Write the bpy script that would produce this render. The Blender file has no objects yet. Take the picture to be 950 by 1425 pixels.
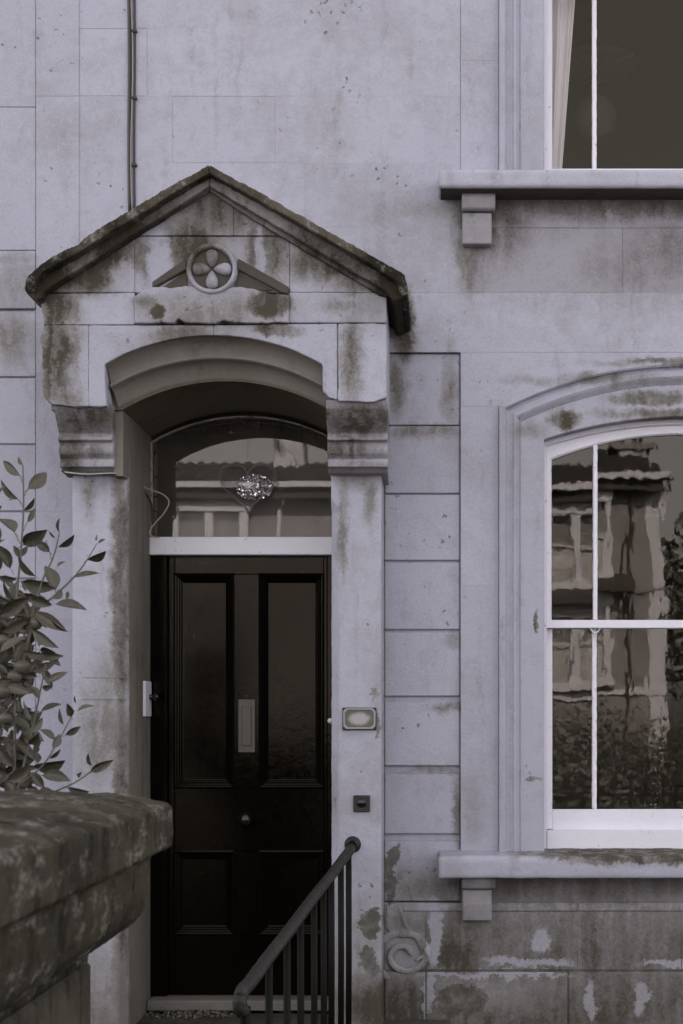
import bpy, bmesh, math, random
from mathutils import Vector, Matrix, noise
R = math.radians
rnd = random.Random(7)
sc = bpy.context.scene
COL = sc.collection

# ------------------------------------------------------------------ camera
F, VX, HZ, CZ = 2100.0, 612.0, 1000.0, 1.30      # focal length in photo pixels, vanishing point, eye height
def wx(px, Y): return (px - VX) * Y / F
def wz(py, Y): return CZ - (py - HZ) * Y / F
def P(px, py, Y): return Vector((wx(px, Y), Y, wz(py, Y)))
cam_data = bpy.data.cameras.new('camera'); cam = bpy.data.objects.new('camera', cam_data); COL.objects.link(cam)
cam.location = (0, 0, CZ); cam.rotation_euler = (R(90), 0, 0)
cam_data.sensor_fit = 'HORIZONTAL'; cam_data.sensor_width = 24.0; cam_data.lens = F / 950 * 24
cam_data.shift_x = -(VX - 475) / 950; cam_data.shift_y = (HZ - 712.5) / 950
cam_data.clip_start = 0.05; cam_data.clip_end = 500
cam_data.dof.use_dof = True; cam_data.dof.focus_distance = 6.7; cam_data.dof.aperture_fstop = 5.6
sc.camera = cam
# ------------------------------------------------------------------ sky and sun
SUN_EL, SUN_AZ = 36.0, 8.0          # the sun stands behind the house: its front lies in open shade
w = bpy.data.worlds.new('World'); sc.world = w; w.use_nodes = True
wn = w.node_tree; wn.nodes.clear()
sky = wn.nodes.new('ShaderNodeTexSky'); sky.sky_type = 'NISHITA'; sky.sun_disc = False
sky.sun_elevation = R(SUN_EL); sky.sun_rotation = R(SUN_AZ); sky.dust_density = 2.0
hs = wn.nodes.new('ShaderNodeHueSaturation'); hs.inputs['Saturation'].default_value = 0.0
bg = wn.nodes.new('ShaderNodeBackground'); bg.inputs['Strength'].default_value = 0.15
wo = wn.nodes.new('ShaderNodeOutputWorld')
wn.links.new(sky.outputs[0], hs.inputs['Color']); wn.links.new(hs.outputs[0], bg.inputs[0]); wn.links.new(bg.outputs[0], wo.inputs[0])
sd = bpy.data.lights.new('sun', 'SUN'); sd.energy = 5.0; sd.angle = R(0.5); sd.color = (1, .98, .95)
so = bpy.data.objects.new('sun', sd); COL.objects.link(so)
d = Vector((math.sin(R(SUN_AZ)) * math.cos(R(SUN_EL)), math.cos(R(SUN_AZ)) * math.cos(R(SUN_EL)), math.sin(R(SUN_EL))))
so.rotation_euler = d.to_track_quat('Z', 'Y').to_euler(); so.location = (0, 0, 20)
sc.view_settings.view_transform = 'Standard'; sc.view_settings.look = 'None'
sc.view_settings.exposure = 1.74; sc.view_settings.gamma = 1
sc.cycles.max_bounces = 8; sc.cycles.diffuse_bounces = 4; sc.cycles.transparent_max_bounces = 12

# ------------------------------------------------------------------ helpers
def tag(o, label=None, cat=None, group=None, kind=None):
    if label: o['label'] = label
    if cat: o['category'] = cat
    if group: o['group'] = group
    if kind: o['kind'] = kind
    return o
def empty(name, loc=(0, 0, 0), label=None, cat=None, group=None):
    o = bpy.data.objects.new(name, None); COL.objects.link(o); o.location = loc; o.empty_display_size = .1
    return tag(o, label, cat, group)
def link(name, me, mat, parent=None, smooth=False):
    if mat is not None: me.materials.clear(); me.materials.append(mat)
    if smooth:
        for p in me.polygons: p.use_smooth = True
    o = bpy.data.objects.new(name, me); COL.objects.link(o)
    if parent:
        o.parent = parent
        pm = Vector((0, 0, 0)); q = parent
        while q: pm += q.location; q = q.parent
        o.location = -pm          # meshes are written in world coordinates
    return o
class MB:
    def __init__(s): s.v = []; s.f = []
    def add(s, vs, fs):
        b = len(s.v); s.v += [tuple(v) for v in vs]; s.f += [tuple(b + i for i in f) for f in fs]; return s
    def box(s, x0, x1, y0, y1, z0, z1):
        return s.add([(x0,y0,z0),(x1,y0,z0),(x1,y1,z0),(x0,y1,z0),(x0,y0,z1),(x1,y0,z1),(x1,y1,z1),(x0,y1,z1)],
                     [(0,1,5,4),(1,2,6,5),(2,3,7,6),(3,0,4,7),(4,5,6,7),(3,2,1,0)])
    def prism(s, pts, y0, y1):              # outline in (x, z), thickness along y
        n = len(pts)
        return s.add([(x, y0, z) for x, z in pts] + [(x, y1, z) for x, z in pts],
                     [tuple(range(n)), tuple(range(2*n-1, n-1, -1))] + [(i, i+n, (i+1) % n + n, (i+1) % n) for i in range(n)])
    def column(s, pts, z0, z1):             # outline in (x, y), height along z
        n = len(pts)
        return s.add([(x, y, z0) for x, y in pts] + [(x, y, z1) for x, y in pts],
                     [tuple(range(n-1, -1, -1)), tuple(range(n, 2*n))] + [(i, (i+1) % n, (i+1) % n + n, i+n) for i in range(n)])
    def side(s, pts, x0, x1):               # outline in (y, z), thickness along x
        n = len(pts)
        return s.add([(x0, y, z) for y, z in pts] + [(x1, y, z) for y, z in pts],
                     [tuple(range(n-1, -1, -1)), tuple(range(n, 2*n))] + [(i, (i+1) % n, (i+1) % n + n, i+n) for i in range(n)])
    def loft(s, paths, closed=False):
        n = len(paths[0]); vs = [p for path in paths for p in path]; fs = []
        for k in range(len(paths) - 1):
            for i in range(n if closed else n - 1):
                j = (i + 1) % n
                fs.append((k*n+i, k*n+j, (k+1)*n+j, (k+1)*n+i))
        return s.add(vs, fs)
    def tube(s, pts, r, sides=8, r2=None):
        pts = [Vector(p) for p in pts]; n = len(pts); up = Vector((0.13, 0.31, 0.94))
        rings = []
        for i, p in enumerate(pts):
            t = (pts[min(i+1, n-1)] - pts[max(i-1, 0)]).normalized()
            a = t.cross(up)
            if a.length < .1: a = t.cross(Vector((1, 0, 0)))
            a.normalize(); b = t.cross(a)
            rr = r if r2 is None else r + (r2 - r) * i / (n - 1)
            rings.append([p + (a * math.cos(2*math.pi*k/sides) + b * math.sin(2*math.pi*k/sides)) * rr for k in range(sides)])
        s.loft(rings, closed=True)
        base = len(s.v) - n*sides
        s.f.append(tuple(base + k for k in range(sides))[::-1]); s.f.append(tuple(base + (n-1)*sides + k for k in range(sides)))
        return s
    def lathe(s, prof, c, axis='z', sides=20):   # prof: (radius, height) list
        rings = []
        for r, h in prof:
            ring = []
            for k in range(sides):
                a = 2*math.pi*k/sides; u, v = r*math.cos(a), r*math.sin(a)
                if axis == 'z': q = (c[0]+u, c[1]+v, c[2]+h)
                elif axis == 'y': q = (c[0]+u, c[1]-h, c[2]+v)
                else: q = (c[0]+h, c[1]+u, c[2]+v)
                ring.append(q)
            rings.append(ring)
        return s.loft(rings, closed=True)
    def mesh(s, name, bevel=0, weld=False):
        me = bpy.data.meshes.new(name); me.from_pydata(s.v, [], s.f)
        bm = bmesh.new(); bm.from_mesh(me)
        if weld: bmesh.ops.remove_doubles(bm, verts=bm.verts, dist=1e-5)
        bmesh.ops.recalc_face_normals(bm, faces=bm.faces)
        if bevel:
            es = [e for e in bm.edges if len(e.link_faces) == 2 and e.calc_face_angle(0) > .5]
            bmesh.ops.bevel(bm, geom=es, offset=bevel, segments=1, affect='EDGES', profile=.5, clamp_overlap=True)
        bm.to_mesh(me); bm.free(); me.update()
        return me
    def build(s, name, mat, parent=None, bevel=0, smooth=False, weld=False):
        return link(name, s.mesh(name, bevel, weld), mat, parent, smooth)
_tex = {}
def worn(o, voxel=.008, amp=.006, size=.06, amp2=0, size2=.015):
    """weathered stone: remeshed solid pushed about by noise, real relief"""
    m = o.modifiers.new('remesh', 'REMESH'); m.mode = 'VOXEL'; m.voxel_size = voxel; m.use_smooth_shade = True
    for a, z in ((amp, size), (amp2, size2)):
        if not a: continue
        if z not in _tex:
            t = bpy.data.textures.new('clouds', 'CLOUDS'); t.noise_scale = z; t.noise_depth = 3; _tex[z] = t
        m = o.modifiers.new('displace', 'DISPLACE'); m.texture = _tex[z]; m.texture_coords = 'GLOBAL'; m.strength = a; m.mid_level = .5
    return o

# ------------------------------------------------------------------ materials
class NT:
    def __init__(s, name):
        s.m = bpy.data.materials.new(name); s.m.use_nodes = True; s.t = s.m.node_tree; s.t.nodes.clear()
        s.out = s.t.nodes.new('ShaderNodeOutputMaterial')
    def put(s, sock, v):
        if v is None: return
        if isinstance(v, bpy.types.NodeSocket): s.t.links.new(v, sock)
        else: sock.default_value = v
    def math(s, op, a, b=None, c=None, clamp=False):
        n = s.t.nodes.new('ShaderNodeMath'); n.operation = op; n.use_clamp = clamp
        s.put(n.inputs[0], a); s.put(n.inputs[1], b); s.put(n.inputs[2], c); return n.outputs[0]
    def vmath(s, op, a, b=None):
        n = s.t.nodes.new('ShaderNodeVectorMath'); n.operation = op
        s.put(n.inputs[0], a)
        if op == 'SCALE': s.put(n.inputs['Scale'], b)
        else: s.put(n.inputs[1], b)
        return n.outputs['Value'] if op in ('LENGTH', 'DOT_PRODUCT') else n.outputs[0]
    def pos(s): return s.t.nodes.new('ShaderNodeNewGeometry').outputs['Position']
    def rand(s): return s.t.nodes.new('ShaderNodeObjectInfo').outputs['Random']
    def noise(s, vec, scale, detail=4, rough=.55, dist=0, color=False):
        n = s.t.nodes.new('ShaderNodeTexNoise'); s.put(n.inputs['Vector'], vec); n.inputs['Scale'].default_value = scale
        n.inputs['Detail'].default_value = detail; n.inputs['Roughness'].default_value = rough; n.inputs['Distortion'].default_value = dist
        return n.outputs['Color'] if color else n.outputs['Fac']
    def voro(s, vec, scale, rand=1):
        n = s.t.nodes.new('ShaderNodeTexVoronoi'); s.put(n.inputs['Vector'], vec); n.inputs['Scale'].default_value = scale
        n.inputs['Randomness'].default_value = rand; return n.outputs['Distance']
    def remap(s, v, a, b, c=0., d=1., smooth=True):
        n = s.t.nodes.new('ShaderNodeMapRange'); n.interpolation_type = 'SMOOTHSTEP' if smooth else 'LINEAR'
        s.put(n.inputs[0], v)
        for i, q in enumerate((a, b, c, d)): s.put(n.inputs[i+1], q)
        return n.outputs[0]
    def mix(s, f, a, b):
        n = s.t.nodes.new('ShaderNodeMix'); n.data_type = 'RGBA'
        s.put(n.inputs[0], f)
        s.put(n.inputs[6], a if isinstance(a, bpy.types.NodeSocket) else (*a, 1) if len(a) == 3 else a)
        s.put(n.inputs[7], b if isinstance(b, bpy.types.NodeSocket) else (*b, 1) if len(b) == 3 else b)
        return n.outputs[2]
    def bump(s, h, strength, dist, normal=None):
        n = s.t.nodes.new('ShaderNodeBump'); s.put(n.inputs['Height'], h); n.inputs['Strength'].default_value = strength
        n.inputs['Distance'].default_value = dist; s.put(n.inputs['Normal'], normal); return n.outputs[0]
    def principled(s, col, rough=.8, normal=None, metal=0, spec=.5, emit=None):
        n = s.t.nodes.new('ShaderNodeBsdfPrincipled')
        s.put(n.inputs['Base Color'], col if isinstance(col, bpy.types.NodeSocket) else (*col, 1))
        s.put(n.inputs['Roughness'], rough); s.put(n.inputs['Metallic'], metal); s.put(n.inputs['Specular IOR Level'], spec)
        s.put(n.inputs['Normal'], normal)
        s.t.links.new(n.outputs[0], s.out.inputs[0]); return n
LIGHT = (.400, .393, .482)          # clean limestone in this toned monochrome
MID = (.230, .215, .222)
DARK = (.070, .060, .048)
def sc3(c, k): return tuple(x * k for x in c)
def stone(name, base=LIGHT, dark=DARK, Y=6.85, darks=(), lights=(), streak=.35, mottle=.3, pits=.5, soot=0., grain=1., low=0., pitspots=(), lichen=0., crisp_dark=(), crisp_light=()):
    n = NT(name); p = n.pos()
    warp = n.vmath('SCALE', n.vmath('SUBTRACT', n.noise(p, 9, 4, .65, color=True), (.5, .5, .5)), .085)
    warp2 = n.vmath('SCALE', n.vmath('SUBTRACT', n.noise(p, 55, 2, .6, color=True), (.5, .5, .5)), .028)
    pw = n.vmath('ADD', n.vmath('ADD', p, warp), warp2)
    def field(blobs, pw=pw):
        acc = None
        for b in blobs:
            px, py, rx, ry, st = b[:5]; soft = b[5] if len(b) > 5 else .75
            c = P(px, py, Y); sx, sz = F / Y / rx, F / Y / ry
            q = n.vmath('MULTIPLY', n.vmath('SUBTRACT', pw, (c.x, 0, c.z)), (sx, 0, sz))
            m = n.remap(n.vmath('LENGTH', q), 1 - soft, 1 + soft, st, 0.)
            acc = m if acc is None else n.math('MAXIMUM', acc, m)
        return acc
    big = n.noise(p, 1.7, 4, .6)
    med = n.noise(p, 13, 5, .65)
    fine = n.noise(p, 90, 3, .7)
    dots = n.noise(p, 260, 2, .6)
    sv = n.vmath('MULTIPLY', pw, (14, 14, 1.3))
    strk = n.noise(sv, 1.0, 4, .6)
    D = n.math('MULTIPLY', n.remap(strk, .52, .78), streak)
    D = n.math('ADD', D, n.math('MULTIPLY', n.remap(big, .42, .75), mottle))
    D = n.math('ADD', D, n.math('MULTIPLY', n.math('SUBTRACT', med, .5), .28 * grain))
    if soot: D = n.math('ADD', D, n.remap(n.noise(p, 4.5, 5, .7), .3, .72, soot * .35, soot))
    if low:
        z = n.t.nodes.new('ShaderNodeSeparateXYZ'); n.put(z.inputs[0], pw)
        D = n.math('ADD', D, n.remap(z.outputs[2], .75, -.1, 0., low))
    bd = field(darks)
    if bd is not None:
        D = n.math('ADD', D, n.math('MULTIPLY', n.math('MULTIPLY', bd, 1.25), n.math('MULTIPLY', n.remap(n.noise(sv, 1.6, 3, .6), .3, .65, .6, 1.08), n.remap(fine, .3, .7, .93, 1.05))))
    bl = field(lights)
    if bl is not None: D = n.math('MULTIPLY', D, n.math('SUBTRACT', 1., bl))
    if crisp_dark or crisp_light:
        wp = n.vmath('ADD', n.vmath('ADD', p, n.vmath('SCALE', n.vmath('SUBTRACT', n.noise(p, 7, 6, .72, color=True), (.5, .5, .5)), .17)), warp2)
        cl, cd = field(crisp_light, wp), field(crisp_dark, wp)
        if cl is not None: D = n.math('MULTIPLY', D, n.math('SUBTRACT', 1., cl))
        if cd is not None: D = n.math('MAXIMUM', D, n.math('MULTIPLY', cd, n.remap(med, .3, .6, .7, 1.)))
    D = n.math('ADD', D, n.math('MULTIPLY', n.math('SUBTRACT', fine, .5), .22 * grain), clamp=True)
    pm = n.remap(n.noise(p, 3.1, 3, .6), .56, .68)
    vv = n.vmath('ADD', n.vmath('MULTIPLY', p, (1, 1, .8)), n.vmath('SCALE', warp2, 1.4))
    pit = n.math('MULTIPLY', n.remap(n.voro(vv, 25), .12, .21, 1., 0.), pm)
    ps = field(pitspots)
    if ps is not None: pm = n.math('MAXIMUM', pm, ps)
    pit2 = n.math('MULTIPLY', n.remap(n.voro(vv, 13), .045, .085, 1., 0.), n.remap(n.noise(p, 2.1, 2, .5), .5, .6))
    pit = n.math('MULTIPLY', n.math('MAXIMUM', pit, pit2), pits)
    c = n.mix(n.remap(D, 0., .5, smooth=False), base, MID if base is LIGHT else sc3([(a+b)/2 for a, b in zip(base, dark)], 1))
    c = n.mix(n.remap(D, .45, 1., smooth=False), c, dark)
    c = n.mix(n.math('MULTIPLY', pit, .75), c, (.09, .078, .065))
    if lichen:
        pl_ = n.vmath('MULTIPLY', p, (1, .4, 1))
        lm = n.math('MULTIPLY', n.remap(n.noise(pl_, 13, 5, .75), .49, .66), n.remap(n.noise(pl_, 48, 3, .7), .35, .62))
        c = n.mix(n.math('MULTIPLY', lm, lichen), c, (.34, .31, .30))
        c = n.mix(n.math('MULTIPLY', n.remap(n.noise(p, 24, 4, .7), .56, .64), lichen*.7), c, sc3(dark, .7))
    tint = n.math('ADD', .94, n.math('MULTIPLY', n.rand(), .09))
    tint = n.math('MULTIPLY', tint, n.remap(dots, .3, .7, 1 - .07*grain, 1 + .05*grain, False))
    c = n.vmath('SCALE', c, tint)
    h = n.math('ADD', n.math('MULTIPLY', fine, .5), n.math('MULTIPLY', med, 1.2))
    h = n.math('SUBTRACT', h, n.math('MULTIPLY', pit, 1.5))
    nb = n.bump(h, .55, .006)
    nb = n.bump(dots, .25, .002, nb)
    n.principled(c, .9, nb, spec=.2)
    return n.m
def paint(name, col, rough=.5, wear=.0, wearcol=(.2, .17, .14), bump=.15, scale=40, spec=.5):
    n = NT(name); p = n.pos()
    a = n.noise(p, scale, 4, .6); b = n.noise(p, 5, 3, .6)
    c = n.mix(n.math('MULTIPLY', n.remap(b, .35, .75), .12), col, sc3(col, .7))
    if wear: c = n.mix(n.remap(n.noise(p, 28, 5, .75), .72 - wear*.2, .76 - wear*.2), c, wearcol)
    n.principled(c, rough, n.bump(a, bump, .004), spec=spec)
    return n.m

DOOR_Y = 7.10
main_darks = [(905, 345, 262, 70, .36), (880, 296, 250, 18, .5), (700, 330, 60, 70, .45), (655, 350, 22, 65, .55), (632, 300, 12, 34, .4), (562, 452, 15, 50, .85, .5), (552, 535, 12, 42, .5),
    (590, 600, 55, 9, .45), (625, 540, 10, 50, .35), (636, 1130, 7, 40, .45), (630, 985, 30, 6, .4), (600, 1072, 40, 5, .3), (632, 890, 12, 12, .3),
    (22, 400, 34, 40, .30), (20, 470, 26, 34, .38), (20, 360, 30, 8, .3),
    (800, 1310, 270, 62, .38), (800, 1236, 230, 24, .5), (618, 1240, 22, 20, .35), (560, 1405, 60, 45, .5), (690, 1425, 90, 25, .4), (640, 1330, 40, 30, .5), (880, 1400, 160, 60, .34)]
crisp_darks = [(640, 1392, 36, 26, .95, .12), (622, 1415, 30, 18, .8, .15), (545, 1200, 8, 26, .8, .12), (543, 1232, 9, 26, .85, .12), (570, 1242, 12, 8, .45, .1), (640, 1325, 16, 24, .6, .2), (700, 1422, 50, 8, .6, .2), (532, 1395, 30, 30, .5, .3)]
crisp_lights = [(752, 1309, 14, 18, .75, .22), (735, 1342, 66, 5, .7, .35), (820, 1391, 9, 30, .62, .2), (890, 1388, 12, 24, .62, .2), (930, 1341, 34, 5, .7, .35),
    (604, 1300, 10, 46, .8, .2), (600, 1262, 20, 8, .5, .2), (690, 1356, 110, 4, .6, .3), (596, 1390, 7, 46, .6, .2), (565, 1320, 26, 26, .4, .3)]
main_lights = []
M = {}
M['wall'] = stone('limestone_ashlar', darks=main_darks, crisp_dark=crisp_darks, crisp_light=crisp_lights, streak=.2, mottle=.2, pits=1., low=.42, grain=1.5, pitspots=[(480, 170, 30, 30, .9), (515, 240, 60, 45, 1.), (560, 300, 40, 40, .9), (590, 190, 30, 30, .8), (20, 290, 40, 70, .9), (20, 400, 36, 40, .9), (125, 210, 14, 60, .8), (925, 435, 12, 28, 1.), (230, 240, 40, 12, .7), (400, 30, 60, 18, .8)])
M['smooth'] = stone('limestone_dressed', darks=[(785, 582, 22, 14, .75, .4), (735, 600, 26, 10, .3), (905, 553, 48, 11, .6, .4), (940, 575, 90, 7, .6), (746, 865, 4, 16, .9, .2), (742, 1084, 10, 4, .5, .2),
    (830, 528, 110, 7, .35), (940, 505, 90, 6, .6), (660, 1130, 18, 40, .2)],
    Y=6.83, streak=.26, mottle=.2, pits=.5, grain=1.3)
M['sill'] = stone('limestone_sill', darks=[(900, 1190, 150, 11, .8, .4), (735, 1186, 30, 8, .5), (850, 1196, 80, 9, .6, .4)], lights=[(778, 1202, 14, 6, .7, .3), (880, 1206, 50, 6, .6, .3)], Y=6.69, streak=.25, mottle=.25, pits=.5)
M['mortar'] = stone('mortar', base=(.33, .32, .38), darks=main_darks, streak=.2, mottle=.4, pits=0, low=.6)
M['porch'] = stone('porch_limestone', Y=6.33, darks=[(110, 372, 88, 34, .95, .5), (268, 345, 34, 40, .72), (300, 292, 44, 34, .5), (460, 366, 62, 24, .75), (352, 352, 10, 40, .45), (385, 345, 18, 44, .5), (500, 396, 34, 14, .5),
    (78, 428, 24, 34, .85), (76, 500, 22, 66, .9), (85, 556, 24, 18, .6), (203, 428, 18, 16, .5), (222, 436, 10, 10, .7, .3), (372, 424, 32, 20, .8, .35), (300, 432, 95, 24, .22), (250, 468, 36, 14, .42), (388, 461, 36, 9, .6, .3),
    (489, 505, 15, 46, .75), (470, 425, 26, 10, .35), (505, 430, 20, 16, .25), (128, 350, 90, 18, .6)],
    lights=[(222, 365, 17, 42, .95, .3), (176, 388, 24, 24, .85, .4), (165, 440, 40, 26, .7, .4), (135, 510, 22, 70, .75, .35), (362, 352, 7, 40, .6, .3), (430, 470, 40, 40, .5), (512, 490, 10, 60, .4)],
    streak=.42, mottle=.35, pits=.9, grain=1.5)
M['cornice'] = stone('sooty_cornice_stone', base=(.30, .275, .285), dark=(.035, .028, .019), Y=6.25, darks=[(150, 330, 100, 50, .55), (480, 350, 90, 50, .5), (545, 400, 30, 50, .95), (60, 390, 40, 40, .7)],
    lights=[(290, 252, 26, 22, .5)], streak=.5, mottle=.5, pits=.5, soot=.32, grain=2)
M['band'] = stone('soiled_band_stone', base=(.315, .300, .345), darks=[(690, 300, 44, 60, .6), (655, 345, 24, 60, .6), (905, 290, 270, 16, .5), (880, 372, 60, 34, .3), (930, 350, 40, 40, .35)], lights=[(783, 312, 6, 4, .7, .2), (845, 300, 5, 6, .7, .2)], streak=.25, mottle=.35, pits=.5, grain=2.2)
M['low_band'] = stone('soiled_plinth_stone', base=(.26, .245, .27), darks=main_darks, crisp_dark=crisp_darks, crisp_light=crisp_lights, streak=.2, mottle=.3, pits=.7, grain=1.6)
M['bracket'] = stone('sill_bracket_stone', base=(.33, .315, .35), Y=6.75, streak=.5, mottle=.6, pits=.5, grain=1.4)
M['capping'] = stone('black_crusted_capping', base=(.13, .112, .09), dark=(.018, .015, .010), Y=6.2, darks=[(540, 390, 40, 50, .9), (60, 380, 40, 40, .6)], streak=.4, mottle=.6, pits=.5, soot=.45, grain=2.2, lichen=.5)
M['corbel'] = stone('corbel_stone', base=(.33, .315, .36), Y=6.42, darks=[(120, 585, 50, 22, .8), (95, 625, 20, 40, .7), (130, 628, 20, 12, .6), (500, 585, 48, 24, .8), (480, 624, 40, 14, .7), (500, 645, 40, 4, .3)], streak=.8, mottle=.4, pits=.5, grain=1.6)
M['pilaster'] = stone('pilaster_stone', Y=6.55, darks=[(168, 820, 13, 210, .62, .6), (168, 1150, 13, 200, .62, .6), (140, 1010, 34, 70, .42), (150, 940, 30, 30, .3), (125, 690, 10, 30, .35), (516, 690, 10, 40, .4), (500, 665, 30, 14, .4), (476, 740, 6, 60, .4),
    (540, 1400, 60, 34, .6)], crisp_dark=[(516, 1283, 12, 24, .9, .12), (510, 1270, 8, 12, .7, .15), (508, 1338, 16, 20, .85, .14), (516, 1352, 14, 12, .7, .2), (525, 1012, 5, 20, .6, .2), (522, 968, 5, 8, .5, .2), (497, 1300, 10, 10, .35, .2)],
    streak=.3, mottle=.24, pits=1., low=.45, grain=1.3)
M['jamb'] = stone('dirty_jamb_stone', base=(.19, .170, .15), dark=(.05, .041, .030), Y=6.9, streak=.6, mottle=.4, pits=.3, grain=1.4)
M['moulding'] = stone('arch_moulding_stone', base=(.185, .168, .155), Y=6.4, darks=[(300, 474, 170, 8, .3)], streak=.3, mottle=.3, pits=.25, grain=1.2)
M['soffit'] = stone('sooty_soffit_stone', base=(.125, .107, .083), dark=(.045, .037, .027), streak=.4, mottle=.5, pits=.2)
M['carving_and_sill_shade'] = stone('dark_carved_stone_and_sill_shade', base=(.085, .074, .064), dark=(.028, .023, .018), Y=6.33, streak=.4, mottle=.4, pits=.3)
M['coping'] = stone('lichen_coping_stone', base=(.066, .054, .037), dark=(.009, .0075, .0048), Y=3.5, streak=.7, mottle=.6, pits=.6, soot=.7, grain=3, lichen=.4)
M['coping_low'] = stone('garden_wall_stone', base=(.085, .073, .058), dark=(.018, .015, .010), Y=3.5, streak=.9, mottle=.6, pits=.5, soot=.2, grain=2.5)
M['threshold'] = stone('threshold_stone', base=(.20, .18, .165), dark=(.05, .042, .034), streak=.1, mottle=.5, pits=.4, soot=.2)
M['tread'] = stone('step_stone', base=(.10, .088, .075), dark=(.025, .02, .015), streak=0, mottle=.7, pits=.4, soot=.5, grain=2.5)
M['white'] = paint('white_gloss_paint', (.68, .66, .75), .5, .45, (.40, .37, .38), .35)
M['white_old'] = paint('flaking_white_paint', (.42, .38, .40), .6, 1.1, (.2, .17, .14), .5)
M['iron'] = paint('weathered_black_iron', (.011, .0095, .008), .5, .25, (.05, .043, .036), .6, 90)
M['rim'] = paint('frosted_rim', (.17, .155, .15), .4)
M['rust'] = paint('rusty_black_handrail', (.008, .0065, .005), .6, .6, (.045, .038, .028), .8, 70)
M['baluster'] = paint('black_iron_bar', (.0035, .0028, .0022), .6, .1, (.03, .025, .02), .4, 90, spec=.15)
M['knob'] = paint('black_knob_paint', (.006, .005, .004), .2, 0)
M['brass'] = paint('tarnished_brass', (.070, .060, .047), .45, .2, (.1, .09, .08), .2)
M['cable_dark'] = paint('black_cable', (.03, .027, .023), .6)
M['cable_grey'] = paint('grey_cable', (.07, .062, .052), .6)
M['cable_white'] = paint('white_cable', (.26, .24, .24), .5)
M['cord'] = paint('pale_cord', (.34, .31, .30), .6)
M['plate'] = paint('plaque_rim', (.30, .28, .29), .4, .3, (.1, .09, .08), .2)
M['room'] = paint('room_wall', (.13, .118, .10), .9)
M['curtain'] = paint('white_curtain_cloth', (.75, .73, .80), .9, 0)
M['paper'] = paint('paper_lamp', (.30, .27, .22), .9, 0)
M['fruit'] = paint('fruit_skin', (.075, .064, .050), .5, 0)
M['bark'] = paint('shrub_stem', (.10, .09, .08), .7, .2)

def m_door():
    n = NT('black_door_paint'); p = n.pos()
    br = n.noise(n.vmath('MULTIPLY', p, (120, 120, 7)), 1., 3, .6); lump = n.noise(p, 30, 4, .6)
    h = n.math('ADD', n.math('MULTIPLY', br, .45), n.math('MULTIPLY', lump, .9))
    scuff = n.math('MULTIPLY', n.remap(n.noise(n.vmath('MULTIPLY', p, (60, 60, 10)), 1., 4, .7), .6, .7), .5)
    c = n.mix(scuff, (.0025, .002, .0016), (.008, .0066, .005))
    n.principled(c, n.remap(lump, .3, .7, .10, .17), n.bump(h, .28, .002), spec=.15).inputs['Specular Tint'].default_value = (1, .86, .68, 1)
    return n.m
M['door'] = m_door()
def glass(name, refl, tint, wav, scale, stretch=(1, 1, .45), dist=.02, dust=0., clear=0.):
    n = NT(name); p = n.pos()
    h = n.noise(n.vmath('MULTIPLY', p, stretch), scale, 2, .4)
    if dist < .009: h = n.math('ADD', h, n.math('MULTIPLY', n.noise(n.vmath('MULTIPLY', p, (1, 1, .7)), scale*4.5, 2, .4), .10))
    nb = n.bump(h, wav, dist) if wav else None
    g = n.t.nodes.new('ShaderNodeBsdfGlossy'); g.inputs['Color'].default_value = (*tint, 1); g.inputs['Roughness'].default_value = 0.0
    n.put(g.inputs['Normal'], nb)
    t = n.t.nodes.new('ShaderNodeBsdfTransparent'); t.inputs['Color'].default_value = (.9, .88, .85, 1) if not clear else (1, 1, 1, 1)
    fr = n.t.nodes.new('ShaderNodeFresnel'); fr.inputs['IOR'].default_value = 1.5
    f = n.math('MULTIPLY', fr.outputs[0], refl, clamp=True)
    mx = n.t.nodes.new('ShaderNodeMixShader'); n.put(mx.inputs[0], f)
    n.t.links.new(t.outputs[0], mx.inputs[1]); n.t.links.new(g.outputs[0], mx.inputs[2]); last = mx
    if dust:
        df_ = n.t.nodes.new('ShaderNodeBsdfDiffuse'); df_.inputs['Color'].default_value = (.55, .50, .45, 1)
        last = n.t.nodes.new('ShaderNodeMixShader'); n.put(last.inputs[0], n.remap(n.noise(p, 5, 4, .6), .3, .7, dust*.6, dust*1.3))
        n.t.links.new(mx.outputs[0], last.inputs[1]); n.t.links.new(df_.outputs[0], last.inputs[2])
    n.t.links.new(last.outputs[0], n.out.inputs[0])
    return n.m
M['glass'] = glass('old_window_glass', .95, (1, .91, .81), .055, 8, dist=.0075)
M['glass_up'] = glass('upper_window_glass', .55, (1, .89, .72), .1, 5)
M['glass_fan'] = glass('fanlight_glass', 1.2, (1, .93, .86), .03, 3, dist=.01, dust=.10)
def m_leaf():
    n = NT('shrub_leaf'); p = n.pos()
    c = n.mix(n.rand(), (.036, .031, .022), (.082, .071, .054))
    c = n.mix(n.remap(n.noise(p, 60, 3, .6), .4, .7), c, (.075, .066, .05))
    g = n.t.nodes.new('ShaderNodeNewGeometry').outputs['Backfacing']
    c = n.mix(n.math('MULTIPLY', g, .5), c, (.17, .155, .14))
    n.principled(c, .42, n.bump(n.noise(p, 150, 2), .2, .002), spec=.4)
    return n.m
M['leaf'] = m_leaf()

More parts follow.
